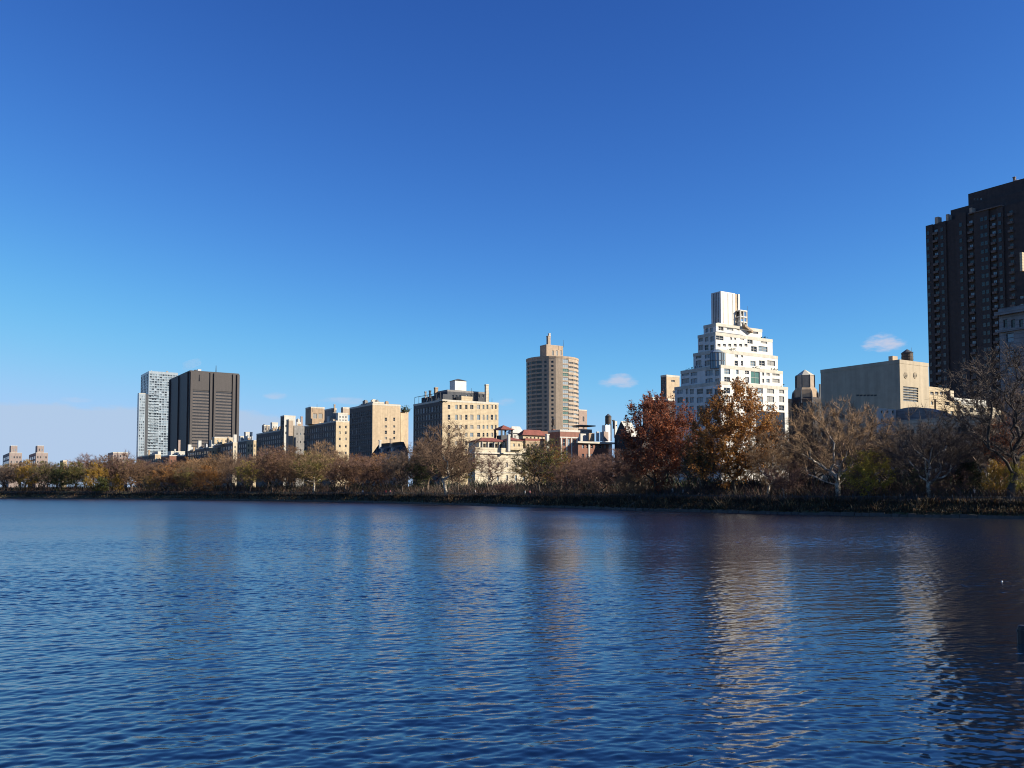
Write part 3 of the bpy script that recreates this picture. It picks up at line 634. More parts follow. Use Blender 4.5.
# belvedere with hip roof on open columns
p0 = b.loc(at(503.5, 437, 366)); hw = 2.5
m = MB()
for sx_ in (-1, 1):
    for sy_ in (-1, 1): m.box(p0.x + sx_ * hw - .3, p0.x + sx_ * hw + .3, p0.y + sy_ * hw - .3, p0.y + sy_ * hw + .3, p0.z - 3, p0.z + 2.9)
m.box(p0.x - hw + .5, p0.x + hw - .5, p0.y - hw + .5, p0.y + hw - .5, p0.z - 3, p0.z + .6); b.part('belvedere', m, [M['metal']])
zt = b.loc(at(503.5, 430, 366)).z; m = MB(); q = hw + .9; cor = [(p0.x - q, p0.y - q, zt), (p0.x + q, p0.y - q, zt), (p0.x + q, p0.y + q, zt), (p0.x - q, p0.y + q, zt)]
for k in range(4): m.poly([cor[k], cor[(k + 1) % 4], (p0.x, p0.y, zt + 2.0)])
m.poly(cor[::-1]); b.part('belvedere_roof', m, [M['tile']]); b.done()
b = B('town_house', 'white gabled town house with a small black chimney behind the mansion roofs', 'town house', 511, 385)
x0, xr, y0, yl, z0, z1 = b.block(508.5, 511, 523, 433, mat='white2', S=[(cols((515, 1.3), (519, 1.3)), [(436.5, 2.4)])], parapet=False, bars=0)
gable_roof(b, x0, xr, y0, yl, z1 + .01, 3, 'white2'); b.chimney(513, 428, 434, 2, 388, 'slate'); b.done()
b = B('town_house', 'cream villa with red tile hip roof and orange lower wall right of the mansion', 'town house', 523, 375)
x0, xr, y0, yl, z0, z1 = b.block(519, 523, 545, 435, mat='cream', S=[(span(527, 542, 5, 1.5), [(438, 2)]), (span(527, 542, 5, 1.6), [(448, 3), (456, 3)])], parapet=False, bars=0)
gable_roof(b, x0, xr, y0, yl, z1 + .01, b.loc(at(530, 430, 380)).z - z1, 'tile', over=.9)
b.block(524, 525.5, 546.5, 440.5, D=366, mat='tan', name='front_wing', parapet=True, dw=6, S=[(span(528, 544, 5, 1.5), [(445, 2.4), (453, 2.6)])], bars=0, coping='tile')
b.chimney(547.3, 434, 446, 2.8, 370, 'white2'); b.done()

# 11 round brown tower
b = B('round_tower', 'tall round brown brick tower with bands of windows and a stepped crown, in the centre', 'tower block', 552.5, 655)
c = b.loc(at(552.5, 437, 655)); r = 26.3 / F * 655; zt = b.loc(at(552.5, 358.5, 640)).z; fl = 3.05; seg = 24
zlow = b.loc(at(552.5, 450, 640)).z; nfl = int((zt - zlow) / fl)
tob = math.atan2(-(b.o + EX * c.x + DY * c.y).dot(DY), -(b.o + EX * c.x + DY * c.y).dot(EX))   # local bearing towards the lake viewpoint
m = MB(); lit = MB(); dark = MB()
def pt(a, rr_, z): return (c.x + rr_ * math.cos(a), c.y + rr_ * math.sin(a), z)
for k in range(seg):
    a0, a1 = tob + 2 * math.pi * (k - .5) / seg, tob + 2 * math.pi * (k + .5) / seg
    kk = (k + seg // 2) % seg - seg // 2            # 0 faces the lake, positive = towards the right of the picture
    m.quad(pt(a0, r, -1), pt(a1, r, -1), pt(a1, r, zlow), pt(a0, r, zlow))
    if abs(kk) > 7:
        m.quad(pt(a0, r, zlow), pt(a1, r, zlow), pt(a1, r, zt), pt(a0, r, zt)); continue
    wide, hh = {0: (.34, .50), -1: (.34, .50), 2: (.96, .97), 1: (0, .5), 3: (.94, .42), 4: (.94, .42), 5: (.94, .42)}.get(kk, (.9, .6))
    W_ = 2 * r * math.sin(math.pi / seg); A = Vector(pt(a0, r, 0)); Bv = Vector(pt(a1, r, 0)); u = (Bv - A).normalized(); n_ = Vector((math.cos((a0 + a1) / 2), math.sin((a0 + a1) / 2), 0))
    for j in range(nfl):
        zb = zlow + j * fl; z2 = zb + fl if j < nfl - 1 else zt
        def F_(u0, u1, v0, v1, mb=m, d=0, mi=0):
            mb.quad(*[tuple(A + u * x - n_ * d + Vector((0, 0, v))) for x, v in ((u0, v0), (u1, v0), (u1, v1), (u0, v1))], mi)
        if wide == 0: F_(0, W_, zb, z2); continue
        a_, e_ = W_ * (1 - wide) / 2, W_ * (1 + wide) / 2; v0, v1 = zb + fl * .28, min(zb + fl * (.28 + hh * .72 / .72), z2 - .1)
        F_(0, W_, zb, v0); F_(0, W_, v1, z2); F_(0, a_, v0, v1); F_(e_, W_, v0, v1)
        dp = .35
        for (x, y_) in ((a_, v0), (e_, v0)): m.quad(*[tuple(A + u * x - n_ * d + Vector((0, 0, v))) for d, v in ((0, v0), (dp, v0), (dp, v1), (0, v1))])
        m.quad(*[tuple(A + u * x - n_ * d + Vector((0, 0, v0))) for x, d in ((a_, 0), (e_, 0), (e_, dp), (a_, dp))]); m.quad(*[tuple(A + u * x - n_ * d + Vector((0, 0, v1))) for x, d in ((e_, 0), (a_, 0), (a_, dp), (e_, dp))])
        ctr = A + u * (W_ / 2) - n_ * (dp - .03) + Vector((0, 0, v0)); yaw = math.atan2(u.y, u.x)
        kind = ('green' if rnd.random() < .5 else rnd.choice(['sky', 'panelglass', 'panelglass'])) if kk == 2 else ('glass' if kk < 2 else rnd.choice(['glass', 'glass', 'sky']))
        b.rep('window', win_mesh(wide * W_, v1 - v0, kind, 'framedark' if kk < 2 else 'frame', 2), [Matrix.Translation(ctr) @ Matrix.Rotation(yaw, 4, 'Z')])
m.poly([pt(tob + 2 * math.pi * (k - .5) / seg, r, zt) for k in range(seg)], 1)
b.part('wall', m, [M['brown'], M['roof']])
m = MB(); m.lathe([(r + .25, zt + .004), (r + .25, zt + 1.3)], c.x, c.y, seg, 0, tob - math.pi / seg); b.part('parapet', m, [M['brownlight']])
b.block(540, 546.5, 563, 345.5, 358, D=650, mat='brownlight', name='crown', S=[(span(553, 561, 3, 2.0), [(353, 5)], 'blind')], coping='brown')
b.chimney(548.5, 336, 346, 3, 653, 'brown'); b.chimney(549.3, 333.5, 337, 1.8, 653, 'white2'); b.mast(563.5, 340, 346, .12, 655); b.done()
# 12 pink tower behind
b = B('apartment_building', 'small pinkish orange block peeping out behind the round tower', 'apartment house', 579, 720)
b.block(572, 579, 587, 410.5, mat='pinkbrick', S=[(cols((583.5, 1.6)), [(419, 5), (427, 4)])]); b.done()
b = B('apartment_building', 'flat blue grey roofed house with dark canopy right of the round tower', 'apartment house', 581, 500)
x0, xr, y0, yl, z0, z1 = b.block(578, 581, 592, 429, mat='grey', S=(4, 2, .6, .5, 430, 436)); b.box('canopy', x0 - 2, xr + 1, y0 - 2, y0 + 6, z1 + 1.6, z1 + 2.2, 'slate'); b.done()
# 13 brick house with white columns
b = B('town_house', 'red brick house with white pilasters and dark flank below the round tower', 'town house', 560, 400)
x0, xr, y0, yl, z0, z1 = b.block(548, 560, 580, 431.5, mat='red', S=[(cols((564, 2.6), (569, 2.2), (573.6, 2.4)), [(442.5, 7)])], coping='white2', W=(3, 2, .4, .5, 436, 456))
zz = b.loc(at(560, 437.3, 400)).z; b.box('string_course', x0 - .2, xr + .2, y0 - .25, y0 - .003, zz - .2, zz + .3, 'white2')
for px in (561.2, 566.6, 571.4, 577):
    c = b.hit(px, 445, 1, y0).x; b.box('pilaster', c - .3, c + .3, y0 - .2, y0 - .003, 0, zz - .21, 'white2')
b.block(538, 541, 559, 431, 436, D=418, mat='redbrown', name='penthouse', coping='white2'); b.chimney(553.5, 429, 437, 2.4, 408, 'redbrown')
b.tank(553.6, 417.5, 425.5, 3.6, 414, ylegs=434); b.done()
# 14 terrace roof house with roof tank
b = B('town_house', 'brown brick house with pale cornice and dark water tank, left of the dark gable', 'town house', 578, 305)
x0, xr, y0, yl, z0, z1 = b.block(575, 578, 612, 441, mat='redbrown', S=[(span(583, 605, 6, 2.2), [(446.5, 3.6), (456, 4.5)])], coping='coping')
b.box('cornice', x0 - .8, xr + .8, y0 - .9, y0 - .003, z1 - .7, z1 - .1, 'coping')
c = b.hit(610, 445, 1, y0).x; b.box('pilaster', c - .6, c + .6, y0 - .3, y0 - .003, 0, z1 - .71, 'white2'); c = b.hit(588.8, 445, 1, y0).x; b.box('pilaster', c - .3, c + .3, y0 - .25, y0 - .003, 0, z1 - .71, 'white2')
for (l, cc_, r_, yt) in ((579, 580.5, 586, 433.5), (588, 589, 594.5, 433), (596, 597, 598.5, 431.5), (600, 601, 603, 432)):
    b.block(l, cc_, r_, yt, 441.2, D=311, mat='white2' if r_ != 594.5 else 'tan', name='bulkhead', parapet=False)
b.block(602, 604, 608.5, 431.5, 441.2, D=314, mat='pinkbrick', name='bulkhead', parapet=False)
b.tank(608.3, 413.8, 424, 6.4, 322, ylegs=441); 
b.box('tank_screen', b.loc(at(605.5, 437, 318)).x, b.loc(at(605.5, 437, 318)).x + 2.2, b.loc(at(605.5, 437, 318)).y, b.loc(at(605.5, 437, 318)).y + 2, z1, b.loc(at(605, 425, 318)).z, 'lightmetal'); b.done()
# 15 dark gabled house
b = B('gabled_house', 'dark stone gabled house in shade left of the rust red tree', 'town house', 642, 300)
x0, xr, y0, yl, z0, z1 = b.block(614.5, 642, 652, 436, mat='darkbrown', W=[(span(618, 638, 5, 1.8), [(442, 4.5), (451, 5)])], S=(2, 2, .4, .5, 438, 452), parapet=False)
m = MB(); yp = b.hit(621, 421, 0, x0).y; zp = b.hit(621, 421, 0, x0).z; ye0 = b.hit(630, 432, 0, x0).y; ye1 = yl + .3
m.poly([(x0, ye1, z1), (x0, yp, zp), (x0, ye0, z1)]); m.poly([(xr, ye0, z1), (xr, yp, zp), (xr, ye1, z1)]); m.poly([(x0, yp, zp), (x0, ye1, z1), (xr, ye1, z1), (xr, yp, zp)], 1); m.poly([(x0, ye0, z1), (x0, yp, zp), (xr, yp, zp), (xr, ye0, z1)], 1)
b.part('gable', m, [M['darkbrown'], M['white2']]); b.block(613.8, 615, 617.2, 421, 437, D=322, mat='white2', name='bulkhead', parapet=False); b.chimney(613.5, 420, 426, 1.2, 323, 'slate'); b.done()
# 16 dark topped house behind the red tree, tan block beyond
b = B('apartment_building', 'dark flat topped house with white roof pieces behind the rust red tree', 'apartment house', 668, 390)
bx = b.block(642.8, 668, 684, 400.5, mat='darkbrown', W=(6, 6, .4, .5, 403, 440), S=(3, 6, .4, .5, 403, 440))
b.block(651, 652.5, 655.5, 397, 401, D=405, mat='white2', name='bulkhead', parapet=False); b.block(656, 657, 660, 398, 401, D=402, mat='white2', name='bulkhead', parapet=False); b.chimney(650, 393.5, 401, 1.2, 408, 'slate'); b.done()
b = B('apartment_building', 'tan block with one sunny side close left of the white terraced building', 'apartment house', 666, 420)
b.block(660.7, 666.5, 679.5, 376.5, mat='tanlight', S=[(cols((673, 3.5)), [(381, 2)]), (cols((674, 2.0)), [(392, 3), (400, 3)])], W=(2, 5, .4, .4, 379, 410)); b.done()
# 17 white terraced tower
b = B('terraced_tower', 'white stepped apartment tower with a tall blank shaft on top, brightest building', 'apartment tower', 720.5, 255.1); b.ws = 1.13
zm = ('sky', 'glass', 'blind', 'sky', 'blind', 'glass')
R0 = [(390.6, 5.0), (399.3, 5.2), (407.9, 4.6)]
base_rows = [(417, 5), (426, 5), (435, 5)]
L0 = b.block(674.5, 720.5, 787.8, 384.2, mat='white', coping='coping', parapet=True, seedmix=zm, top='roof',  # darker coping on every terrace: its tone stands in for thin shadow lines
    S=[(cols((727, 5.4), (738, 2.6), (749, 4.6), (760, 5.0), (770.6, 6.4), (781.6, 4.6)), R0), (cols((727, 5.4), (738, 2.6), (749, 4.6)), base_rows), (cols((770.5, 25.5)), [(428, 29)], 'glass')],
    W=[(cols((680, 5.0), (687, 2.4), (692, 3.6), (700, 5.6), (709.3, 5.6), (717, 4.2)), [(391.5, 4.6), (400, 4.8), (408.5, 4.8), (417, 4.8), (426, 4.8), (435, 4.8)])])
def zz(px, py, D): return b.loc(at(px, py, D)).z
L1 = b.block(680.7, 720.8, 782.6, 367.8, 384.4, D=256.4, mat='white', coping='coping', seedmix=zm, name='terrace_storey',
    S=[(cols((727.2, 5.2), (737.3, 2.4), (747, 3.6)), [(371.3, 5), (379.8, 5)]), (cols((755.4, 8.0)), [(376, 13.5)], 'green'), (cols((763.2, 1.8), (768, 3.0), (776, 6.4)), [(373.4, 4.0), (380.8, 3.4)])],
    W=[(cols((685.5, 6.6), (694, 5.6), (709, 6.4), (717.3, 3.8)), [(373, 5), (381, 4.4)])])
L2 = b.block(693.3, 718.5, 777.6, 352.2, 368, D=258.7, mat='white', coping='coping', seedmix=zm, name='terrace_storey',
    S=[(cols((736.3, 3.0), (742, 1.8), (762, 5), (771.2, 6.8)), [(354.8, 4.6), (363.2, 4.4)]), (cols((753, 4.6)), [(363.5, 4.4)])],
    W=[(cols((698.5, 5), (707.6, 5), (714.5, 2.6)), [(355.5, 5), (363, 4.6)])])
L3 = b.block(697.8, 715.6, 772.3, 335, 352.4, D=260.9, mat='white', coping='coping', seedmix=zm, name='terrace_storey',
    S=[(cols((719.5, 7.0)), [(337.4, 4.6)], 'glass'), (cols((731, 1.8), (735, 1.8), (742, 3.4)), [(337.5, 4.0)]), (cols((750, 4.6), (764, 5.8)), [(341, 4.6)]), (span(719, 746, 6, 2.6), [(345.2, 2.4)], 'glass'), (cols((754, 5), (763, 8.0)), [(349, 4.6)])],
    W=[(cols((701, 4), (706.5, 3.4), (712, 3.2)), [(339, 4.6), (347.5, 4.6)])])
L4 = b.block(703.6, 716.0, 762, 326, 335.2, D=263.6, mat='white', coping='coping', seedmix=zm, name='terrace_storey',
    S=[(cols((721, 4.4)), [(328.2, 4)], 'glass'), (cols((730, 6.0), (738, 2.6)), [(328.5, 3.4)]), (cols((755.5, 5)), [(332, 3.4)])],
    W=[(cols((706.8, 2.6), (711.5, 2.6)), [(330, 4)])])
L4b = b.block(714.5, 717.5, 726, 322.6, 326.2, D=264.9, mat='white', coping='coping', name='terrace_storey')
SH = b.block(711, 720.7, 735.0, 291, 326.2, D=268.5, mat='white', coping='coping', name='shaft', parapet=False)
x0, xr, y0, yl, z0, z1 = SH
b.box('shaft_edge', xr + .003, xr + 1.2, y0 + .15, yl - .3, z0, z1 - .1, 'tanlight'); b.box('shaft_edge', xr + 1.203, xr + 2.0, y0 - .1, yl - .3, z0, z1 - .05, 'white')
for q in range(4): b.box('shaft_rib', x0 - .06, x0 - .003, y0 + 1.0 + q * (yl - y0 - 2) / 3 - .15, y0 + 1.0 + q * (yl - y0 - 2) / 3 + .15, z0, z1 - .3, 'grey')
for q in range(3): b.box('shaft_rib', x0 + 1 + q * (xr - x0 - 2) / 2 - .12, x0 + 1 + q * (xr - x0 - 2) / 2 + .12, y0 - .06, y0 - .003, z0, z1 - .3, 'coping')
# open concrete frame beside the shaft
fr = MB(); p0 = b.loc(at(740.5, 326, 271.2)); wd = 8.2 / F * 271.2 / math.cos(AV) * .9; ht = zz(740, 309.8, 271.2) - p0.z
for q in range(3): fr.box(p0.x + q * wd / 2 - .15, p0.x + q * wd / 2 + .15, p0.y - .2, p0.y + .2, p0.z, p0.z + ht)
for f_ in (0.30, .62, 1.0): fr.box(p0.x - .2, p0.x + wd + .2, p0.y - .25, p0.y + 2.2, p0.z + ht * f_ - .35, p0.z + ht * f_ + .002)
fr.box(p0.x, p0.x + wd, p0.y + .2, p0.y + 2.0, p0.z, p0.z + ht * .3)
b.part('roof_frame', fr, [M['white']])
bk = MB(); bk.box(p0.x + .2, p0.x + wd - .2, p0.y + .8, p0.y + 1.9, p0.z + ht * .64, p0.z + ht * .97); b.part('louvre', bk, [M['metal']])
b.mast(747.6, 306, 320, .06, 271.2)
# stair ramp on the upper terraces
st = MB(); a = b.hit(742, 327, 1, L4[2]); e = b.hit(750, 333.4, 1, L4[2]); yy = L4[2]
st.v += [(a.x, yy - 1.2, a.z), (e.x, yy - 1.2, e.z), (e.x, yy - .01, e.z), (a.x, yy - .01, a.z), (a.x, yy - 1.2, a.z + .7), (e.x, yy - 1.2, e.z + .7), (e.x, yy - .01, e.z + .7), (a.x, yy - .01, a.z + .7)]
for f_ in ((0, 1, 5, 4), (1, 2, 6, 5), (3, 0, 4, 7), (4, 5, 6, 7), (3, 2, 1, 0), (2, 3, 7, 6)): st.f.append(f_); st.m.append(0)
b.part('stair', st, [M['tan']])
# curved glass conservatory on the corner
p0 = b.loc(at(722, 364, 256.0)); rr_ = 9.0 / F * 256.0; gz0, gz1 = L1[5] + .01, zz(722, 352.3, 256.9)
cg, cf = MB(), MB(); sg = 9; a_0, a_1 = -math.pi * .98, -.05
for k in range(sg):
    a, e = a_0 + (a_1 - a_0) * k / sg, a_0 + (a_1 - a_0) * (k + 1) / sg
    q = lambda t, z, g=rr_: (p0.x + 1.2 + g * math.cos(t), p0.y + 3.4 + g * math.sin(t), z)
    cg.quad(q(a, gz0), q(e, gz0), q(e, gz1), q(a, gz1)); cg.quad(q(a, gz1), q(e, gz1), q(e, gz1 + 1.1, rr_ * .45), q(a, gz1 + 1.1, rr_ * .45))
    for z in (gz0, (gz0 + gz1) / 2, gz1): cf.tube(q(a, z, rr_ + .03), q(e, z, rr_ + .03), .09, .09, 4)
    cf.tube(q(a, gz0, rr_ + .03), q(a, gz1, rr_ + .03), .08, .08, 4)
con = b.part('conservatory', cg, [M['sky']]); b.part('glazing_bar', cf, [M['framedark']], parent=con)
for si, (blk, fx, fy) in enumerate(((L1, .06, .86), (L1, .05, .6), (L1, .93, .12), (L0, .95, .1), (L3, .9, .2), (L1, .62, .1), (L2, .25, .12), (L0, .08, .9))):
    pl = MB(); rr = random.Random(si + 40); c0 = Vector((blk[0] + (blk[1] - blk[0]) * fx, blk[2] + (blk[3] - blk[2]) * fy, blk[5] + .9))
    for i in range(80):
        p = c0 + Vector((rr.uniform(-1, 1), rr.uniform(-1.2, 1.2), rr.uniform(-.7, .8))); s_ = .17
        a2 = Vector((rr.uniform(-1, 1), rr.uniform(-1, 1), rr.uniform(-1, 1))).normalized() * s_; b2 = a2.orthogonal().normalized() * s_
        pl.quad(p - a2 - b2, p + a2 - b2, p + a2 + b2, p - a2 + b2)
    b.part('foliage', pl, [M['terrace_leaf']])
for q in (0.35, .62): b.box('awning', L3[0] + (L3[1] - L3[0]) * (q - .3), L3[0] + (L3[1] - L3[0]) * q, L3[2] - .35, L3[2] - .003, zz(725, 343, 291), zz(725, 342.5, 291), 'metal')
b.done()

# 18 octagonal stone tower
b = B('octagonal_tower', 'brown octagonal stone roof tower with a pale pointed cap, right of the white terraced building', 'tower', 805.5, 330)
c = b.loc(at(805.5, 412, 333)); u = 333 / F
def zo(py): return b.loc(at(805.5, py, 333)).z
m = MB(); m.lathe([(14.2 * u, -1), (14.2 * u, zo(400)), (13.4 * u, zo(399)), (12.8 * u, zo(398))], c.x, c.y, 8, 0, math.pi / 8); b.part('wall', m, [M['darkbrown']])
m = MB(); m.lathe([(12.2 * u, zo(398) + .003), (11.6 * u, zo(390.5)), (9.6 * u, zo(388))], c.x, c.y, 8, 0, math.pi / 8); b.part('drum', m, [M['tan']])
m = MB(); m.lathe([(9.4 * u, zo(388) + .003), (9.2 * u, zo(376))], c.x, c.y, 8, 0, math.pi / 8); dr = b.part('lantern', m, [M['brown']])
m = MB(); m.lathe([(9.7 * u, zo(376) + .003), (4 * u, zo(372)), (.15, zo(369.8))], c.x, c.y, 8, 0, math.pi / 8); b.part('cap', m, [M['coping']])
for k in range(8):
    a = math.pi / 8 + k * math.pi / 4
    q = MB(); q.tube((c.x + 9.5 * u * math.cos(a), c.y + 9.5 * u * math.sin(a), zo(388)), (c.x + 9.4 * u * math.cos(a), c.y + 9.4 * u * math.sin(a), zo(375.6)), .22, .22, 5); b.part('corner_shaft', q, [M['slate']])
    q = MB(); q.tube((c.x + 13.4 * u * math.cos(a), c.y + 13.4 * u * math.sin(a), zo(404)), (c.x + 12.6 * u * math.cos(a), c.y + 12.6 * u * math.sin(a), zo(394)), .45, .3, 6); q.tube((c.x + 12.6 * u * math.cos(a), c.y + 12.6 * u * math.sin(a), zo(394)), (c.x + 12.5 * u * math.cos(a), c.y + 12.5 * u * math.sin(a), zo(391)), .3, .03, 6); b.part('pinnacle', q, [M['slate']])
    a2 = k * math.pi / 4; r_in = 12.0 * u * math.cos(math.pi / 8)
    wm_ = win_mesh(7.5 * u, 10 * u, 'glass', 'framedark'); b.rep('window', wm_, [Matrix.Translation((c.x + (14.2 * u * math.cos(math.pi / 8) + .02) * math.cos(a2), c.y + (14.2 * u * math.cos(math.pi / 8) + .02) * math.sin(a2), zo(413))) @ Matrix.Rotation(a2 + math.pi / 2, 4, 'Z')])
m = MB(); pts = [(13.8 * u, zo(398.4)), (14.6 * u, zo(398.4)), (14.6 * u, zo(397.6)), (13.8 * u, zo(397.6))]
b.block(785.2, 786.5, 791.5, 398.5, D=330, mat='tan', name='annex', S=[(cols((789, 1.5)), [(402, 2.5)])]); b.block(817, 818, 822, 396.5, D=340, mat='slate', name='annex'); b.block(818.8, 819.5, 823.5, 384, 400, D=345, mat='slate', name='annex', parapet=False); b.done()

# 19 beige building with two round windows
b = B('beige_hall', 'big plain beige block with two round windows and one tall grid window', 'hall', 899.6, 212)
x0, xr, y0, yl, z0, z1 = b.block(820.5, 899.6, 928.3, 363.2, mat='beige', coping='beige', S=[(cols((910.8, 15.0)), [(388.0 + 2.5 * q, 2.0) for q in range(6)], 'panelglass')], bars=3, frame='framedark',
    W=[(cols((857.5, 3.0), (861, 3.0), (864.6, 3.0), (868.2, 3.0), (871.8, 3), (875.2, 3)), [(395.4, 1.6)], 'glass')])
for px in (905.6, 915.0):
    c = b.hit(px, 375.3, 1, y0); rr_ = 2.6 / F * 212
    m = MB(); n = 20
    m.poly([(c.x + rr_ * math.cos(2 * math.pi * k / n), y0 - .02, c.z + rr_ * 1.15 * math.sin(2 * math.pi * k / n)) for k in range(n)])
    rw = b.part('round_window', m, [M['glass']]); f_ = MB()
    for k in range(n):
        a, e = 2 * math.pi * k / n, 2 * math.pi * (k + 1) / n
        f_.tube((c.x + rr_ * math.cos(a), y0 - .05, c.z + rr_ * 1.15 * math.sin(a)), (c.x + rr_ * math.cos(e), y0 - .05, c.z + rr_ * 1.15 * math.sin(e)), .10, .10, 4)
    for q in (-.62, -.22, .22, .62):
        hw = rr_ * math.sqrt(1 - q * q); f_.box(c.x - hw, c.x + hw, y0 - .10, y0 - .03, c.z + rr_ * 1.15 * q - .06, c.z + rr_ * 1.15 * q + .06)
    f_.box(c.x - .06, c.x + .06, y0 - .11, y0 - .032, c.z - rr_ * 1.1, c.z + rr_ * 1.1); b.part('frame', f_, [M['beige']], parent=rw)
b.tank(907.4, 349.3, 364, 11.2, 226, 'wood', legs=True, ylegs=366); b.mast(911.6, 347.5, 352, .05, 226); b.mast(913.2, 351, 364, .05, 225)
b.block(888.4, 892.6, 897.6, 355.8, 363.6, D=221, mat='tanlight', name='bulkhead', parapet=False); b.chimney(891.5, 363.6, 366, 3.2, 216, 'white2'); b.done()

# 20 pale terraced building to its right
b = B('terraced_house', 'pale sunlit building stepping down in ragged terraces right of the beige block', 'apartment house', 929, 232)
b.block(927, 929, 950, 386.5, mat='cream', S=[(span(932, 946, 4, 3.4), [(393.2, 3)], 'glass'), (span(932, 946, 4, 2.4), [(403, 3.4), (412, 3.4)])], coping='cream')
b.block(948, 950.4, 953.8, 390.5, D=236, mat='pale', name='terrace_storey')
b.block(951, 953.8, 986, 397.5, D=233, mat='white2', name='terrace_storey', S=[(span(957, 982, 6, 2.6), [(400.8, 2)], 'glass'), (span(957, 982, 6, 2.4), [(408, 3.4), (417, 3.4)])], coping='white2')
b.block(934, 936, 961, 399, D=224, mat='cream', name='terrace_storey', S=[(cols((947.5, 4.4), (957, 4.4)), [(403.6, 3.6)]), (span(940, 958, 4, 3), [(413, 4)])], coping='cream')
b.block(957, 960, 1001, 404.5, D=222, mat='pale', name='terrace_storey', S=[(span(965, 997, 6, 3.2), [(410, 4.5), (420, 4.5), (431, 4.5), (442, 4.5)])], coping='pale')
b.done()
# 21 low museum-like building in shade with bowed roof
b = B('low_stone_house', 'long low stone building in shade with bowed roof and narrow sunlit end', 'house', 986.8, 186)
x0, xr, y0, yl, z0, z1 = b.block(878.5, 986.8, 1000.5, 418.8, mat='pale', W=(14, 4, .45, .5, 423, 486), S=[(cols((993.5, 3)), [(428, 5), (440, 5), (455, 5)])], coping='pale')
ya, yb_ = b.hit(950, 417, 0, x0).y, yl - .6; m = MB(); n = 20; zp = b.hit(905, 407.5, 0, x0).z - z1
prev = None; rp = []
for k in range(n + 1):
    t = k / n; yy = ya + (yb_ - ya) * t; z = z1 + zp * math.sin(math.pi * min(1, t * .86 + .0)) ** .8 * (1 if t < .58 else 1) + .01; rp.append((yy, z))
for (y_, z), (y2, z2) in zip(rp[:-1], rp[1:]): m.quad((x0 + .45, y_, z), (xr - .45, y_, z), (xr - .45, y2, z2), (x0 + .45, y2, z2))
m.poly([(x0 + .45, y_, z) for y_, z in rp] + [(x0 + .45, yb_, z1 + .01)][::1] + [(x0 + .45, ya, z1 + .01)]); m.poly([(xr - .45, y_, z) for y_, z in rp][::-1] + [(xr - .45, ya, z1 + .01), (xr - .45, yb_, z1 + .01)])
b.part('bowed_roof', m, [M['grey']]); b.done()
b = B('white_house', 'small white sunlit house at the foot of the big plain beige block', 'house', 878, 200)
b.block(876.5, 878, 896, 408, mat='white2', S=[(span(882, 893, 3, 2), [(412, 3), (420, 3)])]); b.done()

# 22 tall dark tower with balconies
b = B('dark_tower', 'very tall dark brown apartment tower with columns of balconies at the right edge', 'tower block', 1040, 400)
x0, xr, y0, yl, z0, z1 = b.block(926, 1040, 1100, 196.5, mat='darkbrown', coping='darkbrown', parapet=False)
def yW(px, py=300): return b.hit(px, py, 0, x0).y
zt = z1
fl = 8.75 / F * 400; nf = int((zt - 22) / fl)
slot = MB()
for (pa, pb, dp) in ((948.6, 958.5, 1.2), (979.5, 982.5, .8)):                       # deep dark recesses read as proud neighbours
    pass
for (pa, pb, pr_) in ((926, 935.2, .9), (940.5, 948.4, .9), (958.6, 969, .9), (977, 992, 1.0), (1000, 1006.2, .9)):
    y1, y2 = sorted((yW(pa), yW(pb))); b.box('pier', x0 - pr_, x0 - .003, y1, min(y2, yl), 0, zt + (1.8 if pa in (958.6,) else .0) - .01, 'darkbrown')
bal = MB(); bal.box(-1.35, 0, -1.9, 1.9, 0, .2); bal.box(-1.4, -1.28, -1.95, 1.95, .2, 1.15); bal.box(-1.28, 0, -1.95, -1.85, .2, 1.15); bal.box(-1.28, 0, 1.85, 1.95, .2, 1.15)
M['balcony'] = wall_mat('dark_balcony_concrete', (.12, .095, .085), .25); bm_ = bal.mesh('balcony', [M['balcony']])
for px in (937.8, 973, 996, 1013.5):
    yy = yW(px); hb = abs(yW(px - 2.3) - yW(px + 2.3)) / 2 / 1.95
    b.rep('balcony', bm_, [Matrix.Translation((x0 - .004, yy, 22 + j * fl)) @ Matrix.Diagonal((1, hb, 1, 1)) for j in range(nf - 1, -1, -1)])
    for gk, g_ in enumerate(('glass', 'sky', 'glass')): b.rep('window', win_mesh(hb * 3.0, 2.4, g_, 'framedark', 1), [Matrix.Translation((x0 - .02, yy, 22 + j * fl + .3)) @ Matrix.Rotation(-math.pi / 2, 4, 'Z') for j in range(nf - 1, -1, -1) if (j * j + int(px)) % 3 == gk])
for px in (930.5, 944.6, 963.5, 985, 989, 1003):
    wm_ = win_mesh(1.5, 1.9, 'glass', 'framedark', 0); b.rep('window', wm_, [Matrix.Translation((x0 - 1.03, yW(px), 22 + j * fl + .7)) @ Matrix.Rotation(-math.pi / 2, 4, 'Z') for j in range(nf - 1, -1, -1)])
u2 = b.block(950, 1040.2, 1100, 186, 197, D=404, mat='darkbrown', name='upper_storey', parapet=False)
u3 = b.block(967.6, 1040.4, 1100, 173.6, 188, D=408, mat='darkbrown', name='penthouse', parapet=False, W=[(cols((974.5, 1.6), (977.5, 1.6), (981, 1.6)), [(203 - 4, 2.2)])])
b.box('roof_slab', x0 - 1.5, x0 + 8, yW(1006), yW(972), z1 + .01, z1 + .5, 'balcony')
for (px, wp) in ((938.5, 3.4), (949, 2.2), (973, 2.4)):
    yy = yW(px); hw = wp / F * 400 * .5; b.box('roof_bulkhead', x0 + .2, x0 + 3.2, yy - hw, yy + hw * 1.4, z1 + .012, z1 + 3.4, 'brown')
b.mast(1005.4, 200, 215, .12, 412); b.chimney(1014.5, 177, 184, 2.0, 430, 'balcony')
